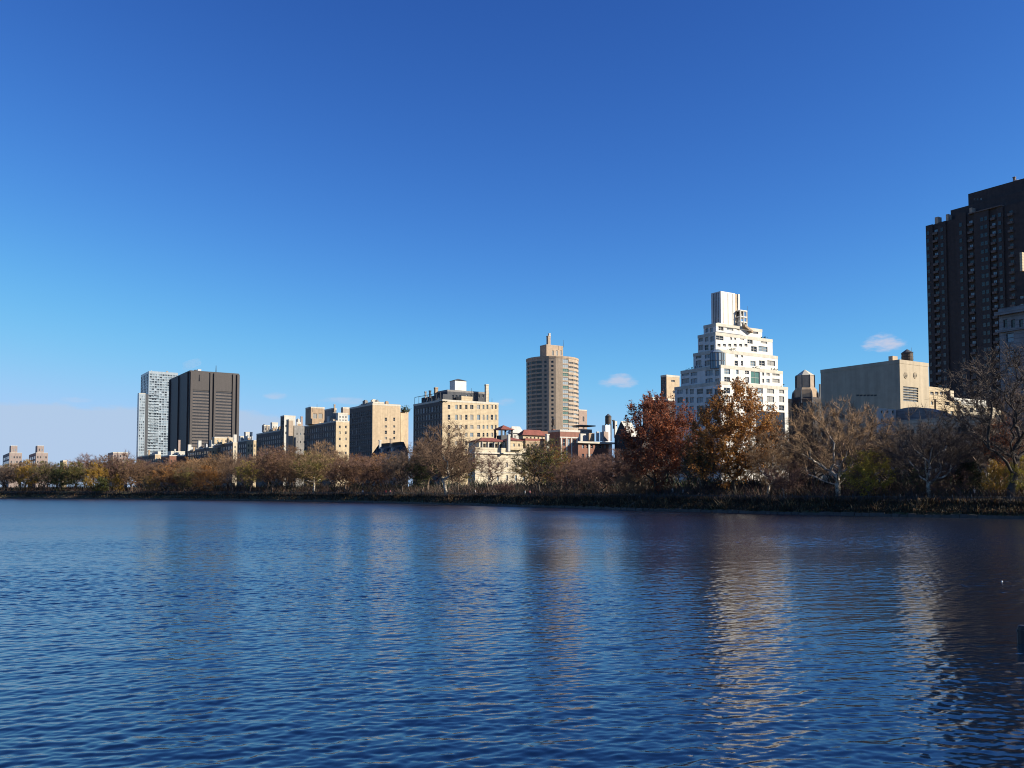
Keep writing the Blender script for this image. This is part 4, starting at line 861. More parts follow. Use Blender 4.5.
c = b.loc(at(1016, 181, 425)); m = MB(); m.lathe([(.1, c.z - 1.5), (1.4, c.z), (1.2, c.z + .3)], c.x, c.y, 12); b.part('dish', m, [M['lightmetal']]); b.done()
# 23 grey stone house at the right edge
b = B('grey_house', 'grey stone apartment house with bright blue windows, before the very tall dark tower', 'apartment house', 1060, 150)
x0, xr, y0, yl, z0, z1 = b.block(998.5, 1060, 1110, 304, mat='grey', coping='grey', frame='framedark', W=[(cols((1010, 7.5), (1028, 8), (1043, 8)), [(337.6, 9.2), (354.6, 8.4), (371, 9), (388, 9), (406, 9)], 'sky'), (cols((1005.3, 4), (1013, 4), (1021, 4), (1030, 4)), [(323.5, 8)], 'glass')])
zc = b.hit(1010, 330.2, 0, x0).z; b.box('cornice', x0 - .4, x0 - .003, y0, yl + .2, zc - .2, zc + .2, 'grey')
zc = b.hit(1010, 312.5, 0, x0).z; b.box('cornice', x0 - .8, x0 - .003, y0, yl + .4, zc - .3, zc + .3, 'grey'); b.done()
b = B('apartment_building', 'dark house with a cream sunlit bay, above the grey stone house at right', 'apartment house', 1050, 185)
b.block(1017, 1050, 1090, 280, mat='darkbrown', W=[(cols((1021.5, 4)), [(297, 3), (306, 5)], 'sky')], parapet=False)
b.block(1019.5, 1022, 1034, 252, 270.5, D=183, mat='cream', name='bay', parapet=False, S=[(cols((1026, 2)), [(260, 6)])]); b.done()
# ------------------------------------------------------------------ trees
def bark_mat(name, c1, c2, sc=1.2):
    m, nt, b = new_mat(name); L = nt.links.new
    tc = N(nt, 'ShaderNodeTexCoord'); n1 = N(nt, 'ShaderNodeTexNoise'); n1.inputs['Scale'].default_value = sc; n1.inputs['Detail'].default_value = 6
    L(tc.outputs['Object'], n1.inputs[0]); cr = N(nt, 'ShaderNodeValToRGB'); e = cr.color_ramp.elements
    e[0].position = .40; e[0].color = (*c1, 1); e[1].position = .60; e[1].color = (*c2, 1); L(n1.outputs['Fac'], cr.inputs[0]); L(cr.outputs[0], b.inputs['Base Color']); b.inputs['Roughness'].default_value = .9
    return m
def leaf_mat(name, cols_, trans=.35):
    """each leaf takes one of a few colours; neighbouring clumps lean one way through a broad noise"""
    m, nt, b = new_mat(name); L = nt.links.new
    g = N(nt, 'ShaderNodeNewGeometry'); tc = N(nt, 'ShaderNodeTexCoord'); n1 = N(nt, 'ShaderNodeTexNoise'); n1.inputs['Scale'].default_value = .35; n1.inputs['Detail'].default_value = 3
    L(tc.outputs['Object'], n1.inputs[0])
    a = N(nt, 'ShaderNodeMath', operation='MULTIPLY_ADD'); L(n1.outputs['Fac'], a.inputs[0]); a.inputs[1].default_value = 1.6; a.inputs[2].default_value = -.55
    s = N(nt, 'ShaderNodeMath', operation='MULTIPLY_ADD'); L(g.outputs['Random Per Island'], s.inputs[0]); s.inputs[1].default_value = .55; L(a.outputs[0], s.inputs[2])
    cr = N(nt, 'ShaderNodeValToRGB'); e = cr.color_ramp.elements
    e[0].position = 0; e[0].color = (*cols_[0], 1); e[1].position = 1; e[1].color = (*cols_[-1], 1)
    for i, c in enumerate(cols_[1:-1]): x = e.new((i + 1) / (len(cols_) - 1)); x.color = (*c, 1)
    L(s.outputs[0], cr.inputs[0]); L(cr.outputs[0], b.inputs['Base Color']); b.inputs['Roughness'].default_value = .75
    t = N(nt, 'ShaderNodeBsdfTranslucent'); L(cr.outputs[0], t.inputs['Color']); mx = N(nt, 'ShaderNodeMixShader'); mx.inputs[0].default_value = trans
    L(b.outputs[0], mx.inputs[1]); L(t.outputs[0], mx.inputs[2]); L(mx.outputs[0], nt.nodes['Material Output'].inputs['Surface']); return m
M['bark_dark'] = bark_mat('dark_bark', (.030, .024, .020), (.060, .048, .038))
M['bark_brown'] = bark_mat('brown_bark', (0.085, 0.060, 0.044), (0.169, 0.120, 0.085))
M['bark_pale'] = bark_mat('mottled_pale_bark', (0.182, 0.156, 0.124), (0.468, 0.416, 0.338), 1.6)
M['twig_grey'] = bark_mat('grey_brown_twigs', (.105, .064, .040), (.19, .118, .072), .4)
M['twig_dark'] = bark_mat('dark_twigs', (0.046, 0.036, 0.032), (0.095, 0.070, 0.057), .4)
M['twig_purple'] = bark_mat('purplish_twigs', (.105, .058, .045), (.18, .10, .075), .4)
M['twig_tan'] = bark_mat('tan_twigs', (0.163, 0.106, 0.060), (0.300, 0.188, 0.100), .4)
LEAF = {
    'gold': [(0.200, 0.125, 0.019), (0.425, 0.250, 0.025), (0.525, 0.338, 0.044)], 'olive': [(0.075, 0.081, 0.019), (0.163, 0.150, 0.031), (0.275, 0.213, 0.044)],
    'green': [(.037, .062, .019), (.075, .106, .025), (.16, .15, .037)], 'rust': [(.12, .036, .018), (.23, .065, .026), (.34, .105, .035)],
    'orange': [(.16, .065, .02), (.35, .145, .03), (.50, .25, .05)], 'brown': [(.09, .05, .024), (.17, .09, .038), (.26, .14, .055)],
    'yellowgreen': [(.15, .15, .02), (.36, .30, .035), (.50, .40, .05)], 'evergreen': [(0.015, 0.027, 0.015), (0.031, 0.050, 0.022), (0.050, 0.069, 0.031)]}
for k in LEAF: M['leaf_' + k] = leaf_mat('leaves_' + k, LEAF[k])

def unit(v): return v / (np.linalg.norm(v, axis=-1, keepdims=True) + 1e-9)
def tubes(P, Q, r0, r1, k):
    d = unit(Q - P); ref = np.where(np.abs(d[:, 2:3]) < .9, np.array([[0, 0, 1.]]), np.array([[1., 0, 0]])); a = unit(np.cross(d, ref)); b = np.cross(d, a)
    t = 2 * np.pi * np.arange(k) / k
    ring = a[:, None] * np.cos(t)[None, :, None] + b[:, None] * np.sin(t)[None, :, None]
    V = np.concatenate([P[:, None] + ring * r0[:, None, None], Q[:, None] + ring * r1[:, None, None]], 1).reshape(-1, 3)
    n = len(P); base = (np.arange(n) * 2 * k)[:, None]; i = np.arange(k)[None]; j = (i + 1) % k
    F_ = np.stack([base + i, base + j, base + k + j, base + k + i], -1).reshape(-1, 4)
    return V, F_
def tree_proto(seed, h=15., w=11., trunk=.22, targets=330, base=.24, twigs=5, leaves=0, leaf=.22, shape='oval', bf=.35, tw_r=.022, tw_l=1.1, limb=1.0, lean=.0, stems=1):
    """balanced spanning-tree branching: limbs reach for points scattered through the crown's volume"""
    g = np.random.default_rng(seed)
    # crown targets, with lobes and hollows
    n = targets; d = unit(g.normal(size=(n * 3, 3))); rr_ = g.uniform(0, 1, n * 3) ** (1 / 2.4)
    lob = unit(g.normal(size=(9, 3))); amp = g.uniform(-.30, .26, 9)
    rr_ *= 1 + (np.exp(-(1 - d @ lob.T) * 7) * amp).sum(1)
    zc, hz = h * (1 + base) / 2, h * (1 - base) / 2
    p = d * rr_[:, None] * np.array([w / 2, w / 2, hz]); t = (p[:, 2] + hz) / (2 * hz)
    if shape == 'vase': f_ = .45 + .75 * np.clip(t, 0, 1) ** .7
    elif shape == 'spread': f_ = .75 + .45 * np.sin(np.clip(t, 0, 1) * 2.6)
    elif shape == 'cone': f_ = 1.25 - .85 * np.clip(t, 0, 1)
    else: f_ = .92 + .16 * np.sin(np.clip(t, 0, 1) * 3.1)
    p[:, :2] *= f_[:, None]; p[:, 2] += zc
    hol = g.normal(size=(7, 3)) * np.array([w * .3, w * .3, h * .25]) + np.array([0, 0, zc])
    keep = np.min(np.linalg.norm(p[:, None] - hol[None], axis=2) - g.uniform(.5, 1.5, 7)[None], axis=1) > 0
    p = p[keep & (p[:, 2] > h * base * .8)][:n]
    pos, par, pl = [], [], []
    ht = h * trunk
    for s_ in range(stems):
        off = g.normal(0, .35 if stems > 1 else 0, 2); dirn = unit(np.array([g.normal(0, .10 + .25 * (stems > 1)) + lean, g.normal(0, .1 + .25 * (stems > 1)), 1.]))
        q = np.array([off[0], off[1], -.3]); last = -1; m_ = 6; top = ht * (1 if stems == 1 else g.uniform(.8, 1.3))
        for i in range(m_ + 1):
            pos.append(q + dirn * (top + .3) * i / m_ + np.r_[g.normal(0, .05, 2), 0]); par.append(last); last = len(pos) - 1; pl.append((top + .3) * i / m_)
    nt_ = len(pos)
    order = np.argsort(np.linalg.norm(p - np.array([0, 0, ht]), axis=1))
    pos = np.array(pos); par = list(par); pl = np.array(pl)
    for k in order:
        tg = p[k]; dd = np.linalg.norm(pos - tg, axis=1); cost = dd + bf * pl + np.clip(pos[:, 2] - tg[2], 0, None) * .8
        cost[pos[:, 2] < ht * .55] += 50
        b_ = int(np.argmin(cost)); L_ = dd[b_]; m_ = max(1, int(L_ / .9)); bow = g.normal(0, .07, 3) * L_ + np.array([0, 0, -.06 * L_])
        q0 = pos[b_]; last = b_; new = []
        for i in range(1, m_ + 1):
            f = i / m_; new.append(q0 + (tg - q0) * f + bow * math.sin(math.pi * f) + g.normal(0, .05, 3)); par.append(last); last = len(pos) + len(new) - 1
        pos = np.concatenate([pos, np.array(new)]); pl = np.r_[pl, pl[b_] + np.arange(1, m_ + 1) * L_ / m_]
    par = np.array(par); cnt = np.zeros(len(pos)); isleaf = np.ones(len(pos), bool); isleaf[par[par >= 0]] = False
    cnt[isleaf] = 1
    for i in range(len(pos) - 1, -1, -1):
        if par[i] >= 0: cnt[par[i]] += cnt[i]
    rad = .020 * np.maximum(cnt, 1) ** .50 * limb
    rad[:nt_] = np.maximum(rad[:nt_], 0) * np.linspace(1.25, 1, 7)[np.arange(nt_) % 7]
    ch = np.where(par >= 0)[0]; P, Q, ra, rb = pos[par[ch]], pos[ch], np.minimum(rad[par[ch]], rad[ch] * 1.5), rad[ch]
    big = rb > .075; V1, F1 = tubes(P[big], Q[big], ra[big] * 1.0, rb[big], 7); V2, F2 = tubes(P[~big], Q[~big], ra[~big], rb[~big], 3)
    # twigs: slim tapered spikes
    cand = np.where((cnt <= 5) & (np.arange(len(pos)) >= nt_))[0]; src = np.repeat(cand, int(twigs * 2.4)); m_ = len(src)
    out = unit(pos[src] - np.array([0, 0, h * .35])); d = unit(out * .8 + g.normal(size=(m_, 3)) * .75 + np.array([0, 0, .15])); ln = g.uniform(.45, 1.25, m_) * tw_l
    A = pos[src] + (pos[par[src]] - pos[src]) * g.uniform(0, 1, (m_, 1)); E = A + d * ln[:, None]
    mid = A + d * ln[:, None] * .5 + g.normal(size=(m_, 3)) * .06
    VT, FT = tubes(np.concatenate([A, mid]), np.concatenate([mid, E]), np.r_[np.full(m_, tw_r), np.full(m_, tw_r * .75)], np.r_[np.full(m_, tw_r * .75), np.full(m_, tw_r * .3)], 3)
    trunk_v = V1; crown_v = [V2, VT]; crown_f = [F2, FT + len(V2)]; crown_m = [np.zeros(len(F2), int), np.zeros(len(FT), int)]
    if leaves:
        s_ = g.integers(0, m_, leaves); tt = g.uniform(.1, 1.1, (leaves, 1))
        c = A[s_] + (E[s_] - A[s_]) * tt + g.normal(size=(leaves, 3)) * .12
        clump = np.sin(c[:, 0] * 1.1 + seed) + np.sin(c[:, 1] * 1.2 + 2) + np.sin(c[:, 2] * 1.3 + 1) + g.normal(0, .5, leaves)
        c = c[clump > (-1.7 if leaves > 15500 else -.9)]; k_ = len(c)
        u = unit(g.normal(size=(k_, 3))); v = unit(np.cross(u, g.normal(size=(k_, 3)))); sz = (leaf * g.uniform(.6, 1.3, k_))[:, None]
        LV = np.stack([c - u * sz * .5, c + v * sz * .38, c + u * sz * .6, c - v * sz * .38], 1).reshape(-1, 3)
        LF = np.arange(4 * k_).reshape(-1, 4); crown_v.append(LV); crown_f.append(LF + len(V2) + len(VT)); crown_m.append(np.ones(k_, int))
    cv = np.concatenate(crown_v)
    tm = np_mesh('trunk', trunk_v, F1, 4, [M['bark_dark']], smooth=True)
    cm = np_mesh('crown', cv, np.concatenate(crown_f), 4, [M['twig_grey'], M['leaf_brown']], np.concatenate(crown_m))
    ext = np.percentile(np.abs(cv[:, :2]), 96.5) * 2
    return tm, cm, float(np.percentile(cv[:, 2], 98.5)), float(ext)
PR = {
    'oval': [tree_proto(1, twigs=6), tree_proto(2, w=9.5, trunk=.18, twigs=6), tree_proto(3, w=12, trunk=.2, twigs=6)],
    'wispy': [tree_proto(21, targets=240, twigs=5, tw_r=.018), tree_proto(22, targets=260, w=9, twigs=5, shape='vase', tw_r=.018)],
    'vase': [tree_proto(4, shape='vase', trunk=.2, base=.2, twigs=6), tree_proto(5, shape='vase', w=13, trunk=.15, base=.2, stems=3, twigs=6)],
    'syc': [tree_proto(6, h=16, w=16, shape='spread', trunk=.22, base=.2, targets=300, limb=1.45, bf=.5, twigs=6), tree_proto(7, h=14, w=17, shape='spread', trunk=.2, base=.2, targets=280, limb=1.5, bf=.55, twigs=5)],
    'big': [tree_proto(8, h=20, w=15, shape='vase', trunk=.28, base=.28, targets=420, limb=1.35, bf=.45, twigs=6, tw_l=1.2)],
    'semi': [tree_proto(9, leaves=6500, leaf=.26), tree_proto(10, w=12, leaves=5500, leaf=.26, trunk=.2), tree_proto(12, w=10, shape='vase', leaves=6000, leaf=.26)],
    'leafy': [tree_proto(13, leaves=15000, leaf=.25, base=.14, trunk=.14), tree_proto(14, w=12, leaves=15000, leaf=.25, base=.12, trunk=.14), tree_proto(15, w=10, leaves=14000, leaf=.25, base=.12, trunk=.12)],
    'oak': [tree_proto(16, h=18, w=13, leaves=30000, leaf=.26, base=.1, trunk=.16, targets=420), tree_proto(17, h=16, w=12, leaves=24000, leaf=.25, base=.1, trunk=.16, targets=420, twigs=6)],
    'shrub': [tree_proto(18, h=6, w=6, stems=5, trunk=.2, base=.12, targets=150, twigs=5, tw_l=.9, shape='vase'), tree_proto(19, h=6, w=7, stems=4, trunk=.15, base=.1, targets=150, twigs=5, leaves=900, leaf=.2)],
    'fir': [tree_proto(20, h=9, w=5, shape='cone', trunk=.1, base=.04, targets=220, leaves=7000, leaf=.26, twigs=4)],
}
used = set()
def tree(kind, px, ytop, wpx, label, off=11, leaf='brown', bark='bark_brown', twig='twig_grey', group=None, name='bare_tree', rot=None, var=None, cat='tree'):
    D = Dsh(px) + off * 1.25
    for _ in range(3):
        q = at(px, HOR, D); D += off - offs(q.x, q.y)
    q = at(px, ytop, D); z0 = zg(q.x, q.y); hh = q.z - z0
    k = rnd.randrange(len(PR[kind])) if var is None else var; tm, cm, h0, w0 = PR[kind][k]
    root = empty(name, (q.x, q.y, z0), rnd.uniform(0, 6.28) if rot is None else rot)
    s_ = (wpx / F * D) / w0; sz = hh / h0
    for nm, me in (('trunk', tm), ('crown', cm)):
        o_ = link(nm, me, root); o_.scale = (s_, s_, sz)
        for i, sl in enumerate(o_.material_slots):
            sl.link = 'OBJECT'; sl.material = M[bark] if nm == 'trunk' else (M[twig] if i == 0 else M['leaf_' + leaf])
    tag(root, label, cat, group); return root
G1 = 'trees along the far shore'
T = tree
# --- rear rows first (they fill the depth of the park), nearest building named in the label
rear = [
    (-6, 466, 30, 'oval', 'tan', None), (20, 463, 30, 'oval', 'grey', None), (50, 464, 32, 'oval', 'grey', None), (86, 455, 30, 'oval', 'purple', None), (103, 456, 26, 'semi', 'grey', 'brown'),
    (122, 453, 28, 'oval', 'purple', None), (140, 459, 28, 'wispy', 'purple', None), (158, 464, 28, 'oval', 'grey', None), (178, 463, 28, 'semi', 'grey', 'brown'), (194, 460, 26, 'oval', 'tan', None),
    (216, 455, 30, 'semi', 'tan', 'brown'), (246, 458, 26, 'oval', 'grey', None), (268, 449, 32, 'oval', 'grey', None), (288, 447, 30, 'semi', 'grey', 'brown'), (308, 452, 28, 'semi', 'tan', 'olive'),
    (322, 443, 30, 'oval', 'tan', None), (340, 452, 30, 'oval', 'grey', None), (358, 456, 30, 'oval', 'purple', None), (378, 458, 30, 'oval', 'purple', None), (398, 455, 30, 'wispy', 'tan', None),
    (420, 450, 32, 'oval', 'grey', None), (452, 447, 30, 'oval', 'grey', None), (548, 452, 36, 'oval', 'grey', None), (572, 456, 38, 'oval', 'purple', None), (596, 455, 40, 'oval', 'purple', None), (620, 450, 42, 'oval', 'purple', None), (640, 446, 40, 'oval', 'dark', None),
    (690, 436, 46, 'oval', 'dark', None), (706, 430, 40, 'oval', 'grey', None), (768, 425, 44, 'oval', 'grey', None), (792, 416, 48, 'wispy', 'tan', None), (815, 406, 50, 'oval', 'tan', None), (856, 410, 54, 'oval', 'tan', None),
    (884, 432, 46, 'oval', 'dark', None), (908, 424, 54, 'wispy', 'dark', None), (940, 424, 58, 'oval', 'dark', None), (968, 422, 58, 'wispy', 'dark', None), (1012, 398, 66, 'oval', 'grey', None)]
kindword = {'oval': 'bare', 'wispy': 'thin bare', 'semi': 'half bare'}
colword = {'tan': 'tan', 'grey': 'grey brown', 'purple': 'purplish brown', 'dark': 'dark'}
marks = [(0, 'by the left edge'), (22, 'below the left twin tower'), (50, 'below the right twin tower'), (90, 'left of the pinkish house'), (122, 'before the pinkish low house'), (150, 'below the white glass tower'), (172, 'below the red brick house'), (190, 'below the dark slab tower'),
         (222, 'below the right half of the slab'), (246, 'below the cream end house'), (275, 'below the long white boxed house'), (300, 'below the tan chimney wall'), (322, 'below the tall tan rear block'), (345, 'below the cream end windows'), (372, 'below the blank tan wall'),
         (395, 'before the slate mansard house'), (420, 'below the mansard corner'), (455, 'below the boxed roof tank'), (548, 'below the round tower'), (572, 'before the white pilasters'), (596, 'below the pale cornice'), (622, 'below the dark gable'), (645, 'behind the rust red tree'),
         (690, 'between the rust red tree and oak'), (708, 'behind the orange oak'), (768, 'below the white tower opening'), (795, 'below the octagonal tower'), (818, 'at the left end of the beige block'), (856, 'before the middle of the beige block'),
         (884, 'behind the yellow green tree'), (908, 'before the bowed roof'), (940, 'before the low stone house'), (968, 'by the narrow sunlit end'), (1012, 'before the very tall dark tower')]
seen_l = {}
for px, yt, wpx, kind, tw, lf in rear:
    mk = min(marks, key=lambda q: abs(q[0] - px))[1]; lab = f'{kindword[kind]} {colword[tw]} tree of the rear row {mk}'
    if lf: lab = f'{kindword[kind]} tree with {lf} leaves, rear row {mk}'
    if lab in seen_l: lab = lab.replace('tree', 'slightly taller tree' if yt < seen_l[lab] else 'lower tree', 1)
    seen_l[lab] = yt
    T(kind, px, yt, wpx, lab, off=26 + rnd.uniform(-4, 8), twig='twig_' + tw, leaf=lf or 'brown', group='trees of the rear row', name='bare_tree' if not lf else 'half_bare_tree')
hind = 0
for px in [-14, 6, 24, 42, 58, 74, 90, 106, 120, 134, 150, 168, 188, 208, 228, 250, 270, 290, 310, 332, 354, 378, 404, 430, 458, 534, 560, 588, 618, 650, 684, 712, 744, 776, 808, 838, 870, 902, 934, 966, 1000]:
    hind += 1; tw = ('purple', 'grey', 'tan', 'grey')[hind % 4]; yt = float(np.interp(px, [0, 60, 130, 230, 320, 420, 600, 700, 830, 1000], [468, 466, 464, 460, 457, 458, 462, 458, 440, 440])) + rnd.uniform(-3, 3)
    mk = min(marks, key=lambda q: abs(q[0] - px))[1]; lab = f'bare {colword[tw]} tree of the hindmost row {mk}'
    lf = (None, 'orange', 'brown', 'olive')[(hind * 7 // 2) % 4] if px < 640 else None
    if lf: lab = f'half bare {lf} leaved tree of the hindmost row {mk}'
    T('semi' if lf else ('oval', 'vase', 'oval')[hind % 3], px, yt - 1.5, float(np.interp(px, [0, 300, 600, 1000], [30, 38, 48, 62])), lab, off=42 + rnd.uniform(-3, 4), twig='twig_' + tw, leaf=lf or 'brown', group='trees of the hindmost row', name='half_bare_tree' if lf else 'bare_tree')
# --- front row
T('oval', 6, 468, 30, 'dark brown tree at the far left edge of the treeline', bark='bark_dark', twig='twig_dark', group=G1)
T('leafy', 27, 461, 19, 'golden yellow tree just right of the left twin tower', leaf='gold', group=G1, name='leafy_tree')
T('semi', 45, 462, 24, 'brown and olive tree below the right twin tower', leaf='olive', twig='twig_dark', group=G1, name='half_bare_tree')
T('leafy', 61, 464, 21, 'dull olive green tree right of the right twin tower', leaf='green', twig='twig_dark', group=G1, name='leafy_tree')
T('leafy', 77, 463, 22, 'green and yellow tree left of the golden dome shaped tree', leaf='olive', twig='twig_dark', group=G1, name='leafy_tree')
T('leafy', 96, 464, 20, 'golden orange dome shaped tree far left, by the pinkish low house', leaf='gold', group=G1, name='leafy_tree')
T('fir', 101, 478, 14, 'small dark green bush tree under the golden dome shaped tree', leaf='green', group=G1, name='evergreen_tree')
T('leafy', 117, 475, 13, 'small bright yellow tree at the water, below the pinkish low house', leaf='gold', off=8, group=G1, name='leafy_tree')
T('semi', 133, 464, 24, 'russet brown tree left of the white glass tower', leaf='brown', group=G1, name='half_bare_tree')
T('semi', 151, 476, 17, 'small golden brown tree under the white glass tower', leaf='gold', twig='twig_tan', off=8, group=G1, name='half_bare_tree')
T('semi', 168, 466, 26, 'round russet half bare tree under the red brick house', leaf='orange', group=G1, name='half_bare_tree')
T('semi', 186, 468, 22, 'grey and olive half bare tree under the left half of the slab', leaf='olive', group=G1, name='half_bare_tree')
T('leafy', 208, 467, 30, 'low orange rust tree under the slab, widest orange crown on the left', leaf='orange', twig='twig_tan', group=G1, name='leafy_tree')
T('oval', 232, 452, 27, 'tall round topped grey brown tree below the right edge of the slab', twig='twig_grey', group=G1)
T('semi', 250, 462, 24, 'yellow olive half bare tree under the cream end house', leaf='yellowgreen', twig='twig_tan', group=G1, name='half_bare_tree')
T('semi', 272, 449, 36, 'wide dark brown half bare tree under the white boxed long house', twig='twig_purple', leaf='brown', group=G1, name='half_bare_tree')
T('semi', 292, 458, 30, 'brown leaved tree under the tan chimney wall', leaf='brown', group=G1, name='half_bare_tree')
T('semi', 314, 455, 40, 'large yellowish olive tree with pale limbs under the tall tan block', leaf='olive', twig='twig_tan', bark='bark_pale', group=G1, name='half_bare_tree')
T('semi', 346, 460, 34, 'reddish brown half bare tree under the cream end windows', leaf='brown', twig='twig_purple', group=G1, name='half_bare_tree')
T('semi', 371, 459, 36, 'purplish brown half bare tree under the blank tan wall', twig='twig_purple', leaf='brown', group=G1, name='half_bare_tree')
T('vase', 402, 452, 42, 'dark trunked bare tree under the slate mansard house', bark='bark_dark', twig='twig_dark', group=G1)
T('semi', 421, 458, 30, 'dark green tinged tree between dark trunked and tall multi stemmed trees', leaf='green', twig='twig_dark', group=G1, name='half_bare_tree')
T('oval', 447, 426, 62, 'tall bare tree with several pale stems before the big cream house', bark='bark_pale', twig='twig_grey', group=G1, var=0)
T('oval', 428, 440, 44, 'rounded bare tree left of the tall one with pale stems', twig='twig_grey', group=G1, off=14)
T('oval', 458, 450, 22, 'bare brown tree at the left edge of the mansion', twig='twig_grey', group=G1, off=13)
T('wispy', 489, 454, 34, 'thin pinkish bare tree through which the cream mansion shows', twig='twig_purple', group=G1, off=14)
T('shrub', 505, 483, 20, 'low bare bush in front of the cream mansion', twig='twig_purple', group=G1, name='bush', cat='bush')
T('semi', 540, 442, 50, 'big dark olive and brown tree right of the mansion', leaf='olive', twig='twig_dark', bark='bark_dark', group=G1, name='half_bare_tree', var=0)
T('semi', 548, 446, 42, 'golden tinged half bare tree behind the big olive tree', leaf='orange', twig='twig_grey', off=16, group=G1, name='half_bare_tree', var=1)
T('oval', 574, 460, 44, 'purplish bare tree under the white pilasters', twig='twig_purple', group=G1)
T('vase', 600, 458, 48, 'spreading purplish bare tree under the pale cornice', twig='twig_purple', group=G1, var=0)
T('oval', 626, 455, 46, 'dark bare tree under the dark gable', twig='twig_purple', bark='bark_dark', group=G1)
T('oak', 657, 399, 64, 'large rust red tree left of the white terraced tower', leaf='rust', twig='twig_purple', bark='bark_dark', group=G1, name='leafy_tree', var=1)
T('shrub', 634, 474, 34, 'pale stemmed bare bush left of the rust red tree', twig='twig_tan', bark='bark_pale', off=9, group=G1, name='bush', cat='bush')
T('oak', 733, 387, 80, 'large orange brown oak covering the foot of the white terraced tower', leaf='orange', twig='twig_dark', bark='bark_dark', group=G1, name='leafy_tree', var=0)
T('semi', 699, 446, 36, 'dark brown and green tree between the rust red tree and the oak', leaf='green', twig='twig_dark', group=G1, name='half_bare_tree')
T('vase', 766, 432, 46, 'bare forked tree with pale limbs at the right of the oak', twig='twig_tan', bark='bark_pale', group=G1, var=0)
T('shrub', 785, 464, 38, 'cluster of upright bare stems left of the pale sycamore', twig='twig_purple', bark='bark_pale', off=9, group=G1, name='bush', cat='bush')
T('syc', 836, 404, 102, 'wide sycamore with pale bare limbs before the beige block', twig='twig_tan', bark='bark_pale', group=G1, name='sycamore', var=0, rot=.6)
T('leafy', 868, 453, 44, 'small yellow green leafy tree right of the pale sycamore', leaf='yellowgreen', off=9.5, group=G1, name='leafy_tree', var=1)
T('syc', 928, 412, 96, 'dark spreading bare tree with pale forked limbs before the low stone house', twig='twig_dark', bark='bark_pale', group=G1, name='sycamore', var=1, rot=2.2)
T('shrub', 912, 466, 38, 'green tinged bush left of the dark spreading tree', leaf='green', twig='twig_dark', off=13, group=G1, name='bush', cat='bush', var=1)
T('shrub', 948, 468, 40, 'reddish bare bush under the dark spreading tree', leaf='brown', twig='twig_purple', off=12, group=G1, name='bush', cat='bush', var=1)
T('fir', 968, 462, 24, 'dark evergreen under the sunlit end of the low stone house', leaf='evergreen', off=14, group=G1, name='evergreen_tree')
T('big', 1006, 352, 118, 'tallest bare tree, with a thick dark trunk, at the right edge', twig='twig_dark', bark='bark_dark', off=9, group=G1, var=0, rot=1.0)
T('semi', 1000, 424, 40, 'rust tinged half bare tree behind the thick dark trunk', leaf='rust', twig='twig_dark', off=16, group=G1, name='half_bare_tree')
T('leafy', 994, 462, 20, 'small yellow bush tree left of the thick dark trunk', leaf='gold', off=12, group=G1, name='leafy_tree')
T('leafy', 1022, 458, 30, 'yellow leaved tree right of the thick dark trunk at the edge', leaf='yellowgreen', off=12, group=G1, name='leafy_tree')

# ------------------------------------------------------------------ bank: stone edge, fence, reeds, thicket
def shore_pts(o0, px0, px1, step):
    """points along the far shore at a given setback, evenly spaced"""
    th = np.linspace(-.6, 2.45, 4000); r = Rth(th) + o0; P = np.stack([CX + r * np.cos(th), CYC + r * np.sin(th)], 1)
    s_ = np.r_[0, np.cumsum(np.linalg.norm(np.diff(P, axis=0), axis=1))]; t = np.arange(0, s_[-1], step)
    P = np.stack([np.interp(t, s_, P[:, 0]), np.interp(t, s_, P[:, 1])], 1); px = 512 + F * P[:, 0] / np.maximum(P[:, 1], 1)
    return P[(px > px0) & (px < px1) & (P[:, 1] > 20)]
# rough stone kerb wall at the waterline
P = shore_pts(.55, -60, 1200, 1.1); m = MB(); rr = random.Random(3)
for a, c in zip(P[:-1], P[1:]):
    d = Vector((c[0] - a[0], c[1] - a[1], 0)); L_ = d.length; d.normalize(); n_ = Vector((-d.y, d.x, 0)); h_ = rr.uniform(.30, .52); w_ = rr.uniform(.28, .4); g_ = .02
    q = [Vector((a[0], a[1], 0)) + d * g_ - n_ * w_, Vector((a[0], a[1], 0)) + d * (L_ - g_) - n_ * w_, Vector((a[0], a[1], 0)) + d * (L_ - g_) + n_ * w_, Vector((a[0], a[1], 0)) + d * g_ + n_ * w_]
    k = len(m.v); m.v += [(p.x, p.y, -.6) for p in q] + [(p.x + rr.uniform(-.04, .04), p.y + rr.uniform(-.04, .04), h_ + rr.uniform(-.05, .05)) for p in q]
    for f_ in ((0, 1, 5, 4), (1, 2, 6, 5), (2, 3, 7, 6), (3, 0, 4, 7), (4, 5, 6, 7)): m.f.append(tuple(k + x for x in f_)); m.m.append(0)
o_ = m.build('retaining_wall', M['stone']); tag(o_, 'low dark rough stone wall along the waterline of the far shore', 'wall')
